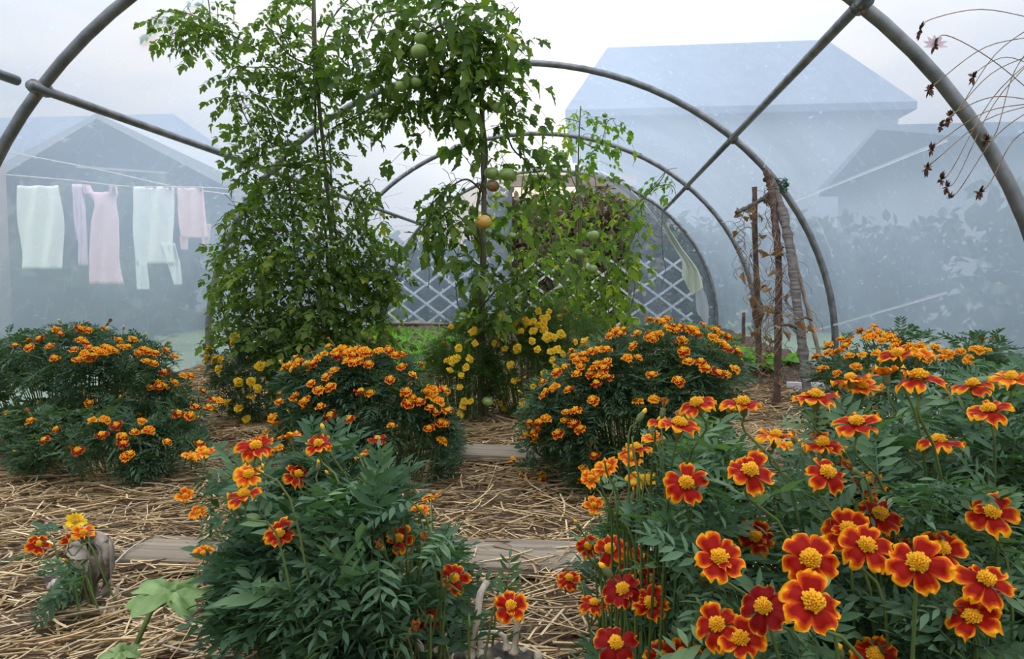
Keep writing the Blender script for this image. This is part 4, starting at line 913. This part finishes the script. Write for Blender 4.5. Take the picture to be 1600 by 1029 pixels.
# stakes
def pole(name, pts, r0, r1, mat, label, knots=0, n=8, seed=0, cat='stake', group=None, forks=()):
    r = random.Random(seed); P = [on_ground(*p[:2]) if len(p) == 2 else at(*p) for p in pts]; P[0] = np.array(P[0])-np.array([0,0,.03])
    C_ = catmull(P, 9); base = C_[0].copy(); k = len(C_); rad = np.linspace(r0, r1, k)*(1+.07*np.array([r.uniform(-1,1) for _ in range(k)]))
    for _ in range(knots):
        i = r.randrange(3, k-3); rad[i] *= 1.35
    g = G().add(*tube(C_-base, rad, n, True, .12)); o = ob(name, g.mesh(name, mat), loc=tuple(base), label=label, cat=cat, group=group)
    for (q, dx, dy, dz, rr_) in forks:
        p = C_[int(q*(k-1))]-base; d = np.array([dx,dy,dz]); gg = G().add(*tube([p, p+d*.5+np.array([0,0,.01]), p+d], [rr_, rr_*.8, rr_*.6], 6, True, .1)); ob('branch_stub', gg.mesh('branch_stub', mat), o)
    return o
pole('wooden_stake', [(752,660,3.12),(755,400,3.12),(756,250,3.12),(748,70,3.12)], .013, .011, 'cane', 'grey cane stake carrying the centre tomato plant', 5)
pole('wooden_stake', [(528,640,3.2),(525,480,3.2),(512,300,3.2),(495,120,3.2),(490,-20,3.2)], .011, .009, 'cane', 'thin cane inside the tallest cherry tomato plant', 4, seed=2)
pole('wooden_stake', [(910,600,4.2),(908,420,4.2),(901,258,4.2)], .013, .011, 'cane', 'cane stake of the yellowing tomato plant before the doorway', 4, seed=3)
pole('wooden_stake', [(958,600,4.7),(960,440,4.7)], .012, .010, 'bark_red', 'short stake by the dark tomato plant right of the doorway', 3, seed=4)
BP = 'bean poles tied to the hoop'
pole('bean_pole', [(1187,600,4.6),(1184,480,4.6),(1180,380,4.6),(1179,292,4.6)], .021, .017, 'bark_red', 'shortest upright bean pole, sawn flat at its top', 5, seed=5, group=BP)
pole('bean_pole', [(1214,640,3.75),(1216,500,3.95),(1216,400,4.2),(1205,300,4.5),(1196,268,4.6)], .021, .018, 'bark_dark', 'dark twisted bean pole between the short one and the grey barked one', 8, seed=6, group=BP)
pole('bean_pole', [(1268,672,3.2),(1256,560,3.5),(1246,480,3.8),(1236,400,4.1),(1222,330,4.4),(1199,268,4.7)], .022, .026, 'bark_grey', 'thickest bean pole, grey ringed bark, leaning on the hoop', 9, n=12, seed=7, group=BP, forks=((.33,-.12,0,.02,.010),(.36,.07,0,-.01,.008)))
pole('bean_pole', [(1297,608,3.6),(1282,560,3.7),(1264,490,3.9),(1246,420,4.15),(1236,370,4.3)], .013, .010, 'cane', 'thinnest bean pole, a cane leaning right of the grey one', 6, seed=8, group=BP)
pole('branch', [(1150,325,4.4),(1172,322,4.45),(1195,308,4.5),(1213,290,4.55)], .013, .014, 'bark_grey', 'short crooked branch lashed across the bean pole tops', 4, seed=9, cat='branch')
pole('peg', [(1161,560,6.0),(1162,488,6.0)], .018, .015, 'bark_red', 'thin short peg standing alone in the lettuce bed', 0, seed=10, cat='peg')
# lashing
def knot(px, py, Y, rr, n, mat, label, name='twine_lashing'):
    r = random.Random(px); p = at(px, py, Y); g = G()
    for k in range(n):
        x, y, z = frame([r.gauss(0,.5), r.gauss(0,.5), 1]); q = rr*r.uniform(.8,1.15)
        g.add(*tube([p+np.array([0,0,r.uniform(-.03,.03)])+(x*math.cos(t)+y*math.sin(t))*q for t in np.linspace(0, 6.2, 14)], .0035, 4))
    ob(name, g.mesh(name, mat), label=label, cat='twine')
knot(1220, 289, 4.75, .045, 9, 'twine', 'green twine lashing the bean poles to the hoop')
knot(1203, 312, 4.55, .035, 8, 'dry_stem', 'dry vine wound round the crossing of the bean poles', 'vine_lashing')
# dried bean vines on the poles
def dry_vine(label, lines, seed, nleaf, loc, lsz=.07):
    r = random.Random(seed); P0 = at(*loc); base = np.array([P0[0], P0[1], gz(P0[0], P0[1])])
    root = empty('dried_bean_vine', base, label, 'dried vine', 'dried bean vines')
    g = G(); allp = []
    for ln in lines:
        C_ = catmull([at(*p) for p in ln], 10)
        for tw in range(3):
            ph = r.uniform(0, 6); D = np.array([c+np.array([math.cos(i*.9+ph), math.sin(i*.9+ph), .3*math.sin(i*1.7+ph)])*(.018+.02*r.random()) for i, c in enumerate(C_)])
            g.add(*tube(D-base, .0022, 3, False)); allp += list(D)
    for k in range(26):
        p = np.array(r.choice(allp)); a = r.uniform(0,6.28); d = np.array([math.cos(a), math.sin(a)*.7, r.uniform(-.6,.5)])
        T = [p, p+d*.05+np.array([0,0,.02]), p+d*.10+np.array([0,0,-.02]), p+d*.09+np.array([.02,0,-.06])]
        g.add(*tube(catmull(T, 4)-base, .0014, 3, False))
    ob('vine', g.mesh('vine', 'dry_stem'), root)
    for k in range(nleaf):
        p = np.array(r.choice(allp)); a = r.uniform(0,6.28); v, f = leaflet(1, .62, 5, .8, -.35, .15)
        me = mesh_cache.setdefault('dryleaf%d' % (k % 3), None) or G().add(leaflet(1, .55+.1*(k%3), 5, .7+.3*(k%3), .5-.4*(k%3), .12)[0], f).mesh('dry_leaf', 'dry_leaf'); mesh_cache['dryleaf%d' % (k % 3)] = me
        ob('dry_leaf', me, root, leaf_frame(p-base, [math.cos(a), math.sin(a), r.uniform(-1.6,.1)], r.gauss(0,.8), lsz*r.uniform(.5,1.1)))
dry_vine('dried brown bean vine clinging to the shortest pole', [[(1185,560,4.5),(1190,500,4.5),(1178,420,4.5),(1182,350,4.5),(1170,320,4.45)],[(1155,325,4.4),(1158,370,4.45),(1165,420,4.5),(1175,470,4.5)]], 41, 22, (1185,600,4.5))
dry_vine('dried curling bean vine on the dark pole', [[(1214,620,3.8),(1216,520,3.9),(1212,420,4.1),(1203,330,4.4),(1200,285,4.5)],[(1195,440,4.2),(1205,480,4.1),(1220,520,4.0)]], 42, 16, (1214,640,3.75))
dry_vine('pale matted bean stems bunched low between the poles', [[(1180,520,4.4),(1190,480,4.4),(1205,500,4.3),(1195,560,4.3)],[(1175,510,4.4),(1182,560,4.4),(1200,600,4.2)],[(1188,470,4.4),(1200,530,4.3),(1192,590,4.3)]], 43, 14, (1190,600,4.4), .06)
dry_vine('thin dried bean tendrils on the grey barked pole', [[(1258,560,3.5),(1240,500,3.8),(1228,440,4.0),(1226,380,4.2)],[(1262,530,3.5),(1250,500,3.6),(1225,490,3.7)]], 44, 5, (1262,640,3.3))

# ------------------------------------------------------------------ low greens
def tuft(name, px, py, Y, n, ln, wd, mat, label, cat, group, spread=.05, up=1.0, seed=0, m=5, tooth=.15, fold=.35):
    r = random.Random(seed); p = at(px, py, Y); base = np.array([p[0], Y, gz(p[0], Y) + (.1 if p[0] > .8 and Y > 4.5 else .03)])
    root = empty(name, base, label, cat, group)
    key = ('tuft', mat, m, round(wd/ln, 2))
    if key not in mesh_cache: mesh_cache[key] = [G().add(*leaflet(1, wd/ln, m, fold, c, tooth)).mesh('leaf', mat) for c in (.2, .45, .7)]
    for k in range(n):
        a = k*2.4+r.uniform(-.3,.3); d = np.array([math.cos(a), math.sin(a), up*r.uniform(.3,1.6)])
        ob('leaf', r.choice(mesh_cache[key]), root, leaf_frame(np.array([math.cos(a), math.sin(a), 0])*spread*r.random(), d, r.gauss(0,.3), ln*r.uniform(.7,1.1)))
k = 0
for (px, Y) in ((1128,5.6),(1120,6.4),(1156,5.2),(1140,6.0),(1180,5.0),(1110,7.6),(1200,4.7),(1090,7.4),(1075,7.9),(1100,7.0),(1080,6.2),(1060,7.2),(1240,4.9),(1105,5.3)):
    k += 1; tuft('lettuce', px, 0, Y, 14, .16, .10, 'bright_leaf', 'leafy green lettuce growing in the soil bed behind the bean poles', 'lettuce', 'lettuces in the far right bed', seed=k)
for i in range(34):
    Y = 4.5+ (i//7)*.7 + .1*R.random(); px = 585+ (i % 7)*24 + 8*R.random()
    tuft('seedling', px, 0, Y, 16, .16, .022, 'bright_leaf', 'bright green feathery seedling in the bed behind the middle marigolds', 'seedling', 'green seedlings in the far left bed', seed=60+i, m=3, up=1.6)
for i, (px, py, Y) in enumerate(((1470,0,1.9),(1500,0,2.1),(1450,0,2.2),(1535,0,1.95))):
    tuft('lettuce', px, 0, Y, 20, .20, .10, 'bright_leaf', ('pale green leafy plant nearest the red pot at the right wall','pale green leafy plant at the right wall, second from the red pot','pale green leafy plant at the right wall farthest back','pale green leafy plant closest to the dried cosmos stem')[i], 'leafy plant', 'pale green plants at the right wall', seed=120+i, up=1.3)

# ------------------------------------------------------------------ old squash stem with bleached stalks
def old_stem(label, line, r_, stubs, z0):
    P = [at(*p) for p in line]; C_ = catmull(P, 7); base = C_[0].copy(); base[2] = 0
    root = empty('dead_squash_plant', base, label, 'dead plant', 'old squash stems')
    rr = random.Random(3); rad = [r_*(1+.25*rr.uniform(-1,1)) for _ in C_]
    ob('stem', G().add(*tube(C_-base, rad, 12, True, .3)).mesh('old_stem', 'wart_stem'), root)
    for i in range(18):
        c = C_[rr.randrange(len(C_))]-base; d = unit([rr.gauss(0,1), rr.gauss(0,1)-.6, rr.uniform(.1,1)]); p = c+d*r_*.95
        ob('leaf_scar', G().add(*tube([p-d*.004, p+d*.005, p+d*.008], [.007*rr.uniform(.7,1.3), .008, .004], 8, True, .4)).mesh('leaf_scar', 'pale_stem'), root)
    for (pts, a, b) in stubs:
        Q = catmull([at(*p) for p in pts], 6)-base; k = len(Q); rd = np.linspace(a, b, k); rd[0] *= 1.9; rd[1] *= 1.5; rd[2] *= 1.2
        ob('leaf_stalk', G().add(*tube(Q, rd, 9, True, .10)).mesh('leaf_stalk', 'pale_stem'), root)
    return root
old_stem('dead squash stem at the bottom edge with bleached upright leaf stalks', [(640,1040,1.0),(690,1032,.98),(740,1036,.96),(790,1030,.95),(830,1042,.94)], .020,
  [([(735,1025,.95),(738,1005,.95),(746,965,.95),(750,930,.96),(762,907,.97)], .0055, .0055), ([(803,1018,.93),(806,995,.93),(808,965,.93),(808,939,.93)], .005, .0035),
   ([(660,1020,.97),(655,1008,.97),(645,999,.97),(632,992,.98)], .0055, .006), ([(684,1018,.97),(690,1005,.97),(697,990,.97)], .005, .0022), ([(752,1015,.96),(750,1000,.96),(746,988,.97)], .005, .004),
   ([(792,1012,.93),(788,995,.93),(775,987,.93),(752,987,.94)], .0045, .002)], 0)
old_stem('dead knobbly squash stem at the left edge below the withered leaf', [(80,905,1.25),(120,925,1.22),(155,945,1.2),(180,955,1.18)], .020, [([(135,925,1.2),(128,905,1.2),(118,890,1.2)], .006, .005), ([(172,945,1.18),(182,925,1.18),(185,912,1.18)], .005, .003)], 0)
# withered leaves
for i, (pts, wd, lab) in enumerate((([(112,855,1.22),(130,845,1.2),(155,855,1.18),(165,885,1.18),(158,915,1.19)], .055, 'curled withered grey squash leaf hooked over at the left edge'),
                                   ([(110,880,1.2),(125,895,1.19),(140,915,1.19),(148,955,1.2)], .045, 'drooping withered grey squash leaf below the hooked one'))):
    C_ = catmull([at(*p) for p in pts], 8); V = []; base = C_[0].copy()
    for a_, p in enumerate(C_):
        q = a_/(len(C_)-1)
        for j in range(13):
            u = j/12-.5; ww = wd*(.5+.8*math.sin(q*2.8))
            V.append(p-base + np.array([u*ww*.8, .012*math.sin(u*22+q*9)-.02*abs(u), -.012*math.cos(u*17+q*5)+u*ww*.45*math.sin(q*5)]))
    ob('withered_leaf', G().add(V, grid_faces(len(C_), 13)).mesh('withered_leaf', 'grey_leaf'), loc=tuple(base), label=lab, cat='dead leaf')
def squash_leaf(px, py, t, size, petiole, label, tilt):
    p = at_dist(px, py, t); foot = at(*petiole[-1]); base = np.array([foot[0], foot[1], gz(foot[0], foot[1])])
    root = empty('squash_leaf', base, label, 'leaf')
    n = 44; V = [(0,0,0)]; F = []
    for ring in (1, 2, 3, 4):
        for j in range(n):
            a = 2*math.pi*j/n; lob = .50+.50*abs(math.cos(a*2.5))**.6 - .35*math.exp(-((a-4.71)/.25)**2) + .08*math.cos(a*16)*(ring == 4)
            r_ = size*ring/4*(1 if ring < 3 else lob/(1 if ring == 4 else .9)); V.append((r_*math.cos(a), r_*math.sin(a), .10*size*math.sin(a*5+ring)-.14*size*(ring/4)**2*abs(math.cos(a*.5+.4))))
    F = [(0,1+j,1+(j+1)%n) for j in range(n)]
    for ring in range(3):
        for j in range(n):
            a = 1+ring*n+j; b = 1+ring*n+(j+1)%n; F += [(a,a+n,b+n),(a,b+n,b)]
    m = np.eye(4); m[:3,:3] = rotx(tilt[0]+.2) @ roty(tilt[1]*.4) @ rotz(tilt[2]); m[:3,3] = p-base
    ob('blade', G().add(V, F).mesh('blade', 'squash_leaf'), root, m)
    Q = catmull([p]+[at(*q) for q in petiole], 6)-base; ob('leaf_stalk', G().add(*tube(Q, .0045, 8)).mesh('leaf_stalk', 'stem'), root)
squash_leaf(270, 925, 1.02, .066, [(245,940,1.0),(222,985,.98),(203,1030,.97)], 'pale green lobed squash leaf beside the low leafy clump', (-.25, .2, .5))
squash_leaf(190, 1018, .98, .03, [(195,1035,.97)], 'small crinkled squash leaf at the lower left edge of the straw', (-.2, 0, 0))
# red watering tray glimpsed behind the front clump
p = at(1472, 716, 1.5); g = G()
for k, (r0, z0_, r1, z1) in enumerate(((.07,.0,.085,.10),(.085,.10,.09,.105),(.09,.105,.08,.105),(.08,.105,.066,.006))):
    v, f = tube([(0,0,z0_),(0,0,z1+1e-4)], [r0, r1], 20, False); g.add(v, f)
v, f = tube([(0,0,0),(0,0,.006)], [.07,.07], 20); g.add(v, f)
boxobj('wooden_block', (p[0]-.09, p[0]+.15, p[1]-.1, p[1]+.1, -.02, p[2]-.075), 'board', label='wooden block under the red pot', cat='block')
ob('red_pot', g.mesh('red_pot', 'red_plastic'), loc=(p[0]+.03, p[1], p[2]-.075), label='small red plastic pot half hidden behind the front right marigolds', cat='pot')

# ------------------------------------------------------------------ dried cosmos reaching in from the right
def cosmos():
    bx_ = at(1660,480,1.45)[0]; base = np.array([bx_, 1.45, gz(bx_,1.45)]); root = empty('cosmos_plant', base, 'dried cosmos with drooping brown heads and one pale bloom at the right edge', 'flower plant')
    g = G(); heads = [(1437,47,1),(1460,72,2),(1453,140,1),(1478,190,1),(1470,198,1),(1484,182,1),(1455,234,1),(1448,263,1),(1470,280,1),(1479,292,1),(1483,310,0),(1520,120,1),(1540,220,1),(1530,300,1)]
    Y = 1.45; r = random.Random(8)
    trunk = catmull([base, at(1660,480,Y), at(1640,250,Y), at(1625,80,Y), at(1640,-60,Y)], 6)
    g.add(*tube(trunk-base, .0018, 5, False))
    for (px, py, kd) in heads:
        p = at(px, py, Y+r.uniform(-.05,.05)); s = trunk[min(len(trunk)-1, 14+r.randrange(8))]
        mid = (p+s)/2+np.array([0,0,.03]); C_ = catmull([s, mid, p+np.array([.02,0,.02]), p], 5); g.add(*tube(C_-base, .0009, 4, False))
        h = G()
        for k in range(22 if kd else 6):
            v, f = leaflet(.017*r.uniform(.6,1.2), .005, 2, .4, -.2); x, y, z = frame([r.gauss(0,1), r.gauss(0,1), r.gauss(-.3,1)]); h.add(v @ np.array([x,y,z]), f)
        hd = ob('flower_head', h.mesh('flower_head', 'brown_head'), root, mat4(np.array([1,0,0.]), np.array([0,1,0.]), np.array([0,0,1.]), p-base, 1))
        if kd == 2:
            for k in range(7):
                v, f = leaflet(.024, .009, 3, .2, .0); a = k*.62-1.9
                ob('petal', G().add(v @ rotx(.2).T @ rotz(a).T @ rotx(1.2).T, f).mesh('petal', 'cosmos'), hd)
    ob('stems', g.mesh('stems', 'dry_stem'), root)
cosmos()

# ------------------------------------------------------------------ outside: laundry, houses, hedges
YO = 5.3
def garment(name, outline, mat, label, Y, seed, parts=()):
    """cloth hung by its upper edge; outline rows: (y px, x left px, x right px)"""
    r = random.Random(seed); n = 26; rows = []
    ys = np.linspace(outline[0][0], outline[-1][0], n); V = []
    for y in ys:
        xl = np.interp(y, [o_[0] for o_ in outline], [o_[1] for o_ in outline]); xr = np.interp(y, [o_[0] for o_ in outline], [o_[2] for o_ in outline]); m = 14
        for j in range(m):
            u = j/(m-1); p = at(xl+(xr-xl)*u, y, Y); p[1] += .025*math.sin(u*13+seed+.03*(y-300))+.01*math.sin(u*29+y*.05); V.append(p)
    return V, grid_faces(n, 14)
def cloth(name, panels, mat, label, seed):
    p0 = at(panels[0][0][1], panels[0][0][0], YO); root = empty(name, p0, label, 'laundry', 'laundry on the line outside'); 
    for nm, pn in zip(['body']+['sleeve']*9, panels):
        V, F = garment(nm, pn, mat, label, YO+R.uniform(-.02,.02), seed); o = ob(nm, G().add(np.array(V)-p0, F).mesh(nm, mat), root)
        md = o.modifiers.new('thickness', 'SOLIDIFY'); md.thickness = .004
    for x in (panels[0][0][1]+4, panels[0][0][2]-4):
        q = at(x, panels[0][0][0]-1, YO)-p0; v, f = box(q[0]-.006, q[0]+.006, q[1]-.012, q[1]+.012, q[2]-.03, q[2]+.035); ob('clothes_peg', G().add(v, f).mesh('clothes_peg', 'cane', False), root)
cloth('pink_dress', [[(300,130,182),(310,142,178),(320,146,178),(345,142,184),(395,141,190),(430,142,193),(444,143,195)],[(289,132,138),(303,133,144)],[(289,174,180),(303,172,181)]], 'cloth_pink', 'pink sleeveless dress hanging outside, left of the white shirt', 1)
cloth('white_shirt', [[(292,204,270),(330,209,272),(380,212,274),(412,214,276)],[(410,213,232),(430,213,231),(452,214,230)],[(380,255,276),(410,263,284),(445,272,282)]], 'cloth_mint', 'white long-sleeved shirt hanging upside down, widest of the laundry', 2)
cloth('blush_top', [[(294,277,318),(330,281,322),(372,286,328)],[(370,283,294),(390,284,293)],[(350,318,330),(382,318,326)]], 'cloth_blush', 'small blush top at the end of the washing line nearest the hoop', 3)
cloth('lilac_scarf', [[(288,116,130),(330,119,134),(370,121,136),(415,124,135)]], 'cloth_lilac', 'narrow lilac garment hanging left of the pink dress', 4)
cloth('pale_towel', [[(290,30,95),(350,28,98),(420,32,96)]], 'cloth_mint', 'pale towel at the far left end of the washing line', 5)
for pts, lab in (([(0,272,YO),(115,282,YO),(200,291,YO),(330,293,YO),(372,298,YO+.35)], 'washing line carrying the laundry outside the film'), ([(0,235,YO+.3),(150,264,YO+.3),(270,291,YO+.3),(355,303,YO+.35),(372,306,YO+.35)], 'second sagging cord running above the laundry')):
    g = G().add(*tube(catmull([at(*p) for p in pts], 6), .006, 5)); ob('washing_line', g.mesh('washing_line', 'pale_stem'), label=lab, cat='line')
p = at(0, 272, YO); ob('line_post', G().add(*tube([(p[0],YO,-.1),(p[0],YO,p[2]+.1)], .04, 8)).mesh('line_post', 'cane'), label='post holding the far left end of the washing line', cat='post')
p = at(372, 298, YO+.35); ob('line_post', G().add(*tube([(p[0],YO+.35,-.1),(p[0],YO+.35,p[2]+.03)], .03, 8)).mesh('line_post', 'cane'), label='post holding the other end of the washing line behind the tomato plant', cat='post')

def house(x0, x1, y0, y1, eave, ridge, label, wall, roofm, hip=0.0, axis='x', wins=()):
    root = empty('house', ((x0+x1)/2, (y0+y1)/2, 0), label, 'house', 'houses beyond the tunnel'); c = np.array([(x0+x1)/2, (y0+y1)/2, 0])
    v, f = box(x0, x1, y0, y1, -.1, eave); ob('walls', G().add(v-c, f).mesh('walls', wall, False), root)
    o_ = .4
    if axis == 'x':
        ym = (y0+y1)/2; A = [(x0-o_,y0-o_,eave),(x1+o_,y0-o_,eave),(x1+o_,y1+o_,eave),(x0-o_,y1+o_,eave),(x0-o_+hip,ym,ridge),(x1+o_-hip,ym,ridge)]
        F = [(0,1,5),(0,5,4),(2,3,4),(2,4,5),(1,2,5),(3,0,4)]
    else:
        xm = (x0+x1)/2; A = [(x0-o_,y0-o_,eave),(x0-o_,y1+o_,eave),(x1+o_,y1+o_,eave),(x1+o_,y0-o_,eave),(xm,y0-o_+hip,ridge),(xm,y1+o_-hip,ridge)]
        F = [(0,4,5),(0,5,1),(3,2,5),(3,5,4),(0,3,4),(1,5,2)]
    A = np.array(A, float)-c; B = A.copy(); B[:4,2] -= .25; B[4:,2] -= .1
    g = G().add(A, F); g.add(B, [q[::-1] for q in F]); E = [(0,1),(1,2),(2,3),(3,0)]
    g.add(np.vstack([A[:4],B[:4]]), [t for a, b in E for t in ((a,a+4,b+4),(a,b+4,b))]); ob('roof', g.mesh('roof', roofm, False), root)
    for (wx, wz) in wins:
        fr_ = boxobj('window', (wx-.55-c[0], wx+.55-c[0], y0-.05-c[1], y0+.02-c[1], wz-.65, wz+.65), 'white_wood', root); boxobj('pane', (wx-.45-c[0], wx+.45-c[0], y0-.07-c[1], y0-.04-c[1], wz-.55, wz+.55), 'window_dark', fr_)
# right-hand house: ridge from (950,85) to (1295,62)
YH = 24
a, b = at(945, 88, YH+4), at(1296, 66, YH+4)
house(a[0]-1, b[0]+1.0, YH, YH+8, b[2]*.66, b[2]+.1, 'large hip-roofed house beyond the right side of the tunnel', 'render_wall', 'roof_dark', 1.5, 'x', [(b[0]-3,2.0),(b[0]-7,2.0),(b[0]-11,2.0)])
a = at(1440, 150, 16); house(a[0]-.3, a[0]+9, 13, 20, a[2]*.72, a[2]-.5, 'low house beyond the film at the right edge', 'render_wall', 'roof_dark', 0, 'x', [(a[0]+3,1.6),(a[0]+6,1.6)])
a = at(248, 178, 20); house(a[0]-14, a[0]+2.5, 17, 23, a[2]*.62, a[2], 'dark-roofed house behind the laundry', 'render_wall', 'roof_dark', 2.4, 'x', [(a[0]-2,1.6),(a[0]-5,1.6)])
a = at(210, 197, 12.2); house(a[0]-2.4, a[0]+2.4, 11.6, 14.6, a[2]*.66, a[2], 'pale gabled shed in front of the dark-roofed house', 'render_wall', 'roof_light', 0, 'y', [])
# hedges and trees, loose leaves
def hedge(name, x0, x1, y0, y1, z0, z1, n, mat, label, cat, ls, seed, group='hedges beyond the tunnel'):
    r = np.random.RandomState(seed); root = empty(name, ((x0+x1)/2, (y0+y1)/2, 0), label, cat, group); c = np.array([(x0+x1)/2, (y0+y1)/2, 0.])
    lf = leaflet(1, .55, 2, .2, .2); g = G(); g.add(*lf); base = g.data(); Ms = []
    for k in range(n):
        u, v, w_ = r.rand(3); top = z1*(.86+.14*math.sin(u*11+seed)*math.sin(v*5)); x = x0+(x1-x0)*u; y = y0+(y1-y0)*v; z = z0+(top-z0)*w_
        Ms.append(leaf_frame(np.array([x,y,z])-c, r.normal(size=3), r.normal(), ls*r.uniform(.6,1.3)))
    g2 = G(); many(g2, base, Ms); ob('foliage', g2.mesh('foliage', mat), root, kind='stuff')
    g3 = G()
    for k in range(max(2, int((x1-x0)/1.2))):
        x = x0+(x1-x0)*(k+.5)/max(2, int((x1-x0)/1.2)); g3.add(*tube(np.array([(x,(y0+y1)/2,-.1),(x+.1,(y0+y1)/2,z1*.5),(x-.1,(y0+y1)/2,z1*.85)])-c, [.06,.05,.02], 5))
    ob('trunks', g3.mesh('trunks', 'bark_dark'), root, kind='stuff')
hedge('hedge', -1.9, 1.2, 11.2, 12.4, 0, 2.5, 11000, 'brush', 'brown twiggy thicket outside the open doorway', 'hedge', .14, 1)
hedge('hedge', -5.6, -2.0, 11.2, 12.2, 0, 1.6, 3000, 'hedge', 'dark hedge outside behind the left end sheet', 'hedge', .2, 2)
hedge('hedge', 1.0, 6.0, 11.4, 12.6, 0, 2.0, 3600, 'hedge', 'dark hedge outside behind the right end sheet', 'hedge', .22, 3)
hedge('hedge', -14, -6, 8.5, 10.0, 0, 2.2, 4200, 'hedge', 'blurred green hedge behind the laundry', 'hedge', .32, 4)
hedge('hedge', 5, 14, 8.0, 9.6, 0, 2.3, 4200, 'hedge', 'blurred green hedge beyond the right film wall', 'hedge', .32, 5)
hedge('hedge', -9, -4.6, 5.9, 6.8, 0, 1.0, 2600, 'hedge', 'low shrubs under the laundry', 'hedge', .2, 6)
hedge('hedge', 3.2, 4.2, 1.0, 6.5, 0, 1.0, 2600, 'hedge', 'low green shrubs outside along the right film wall', 'hedge', .2, 7)
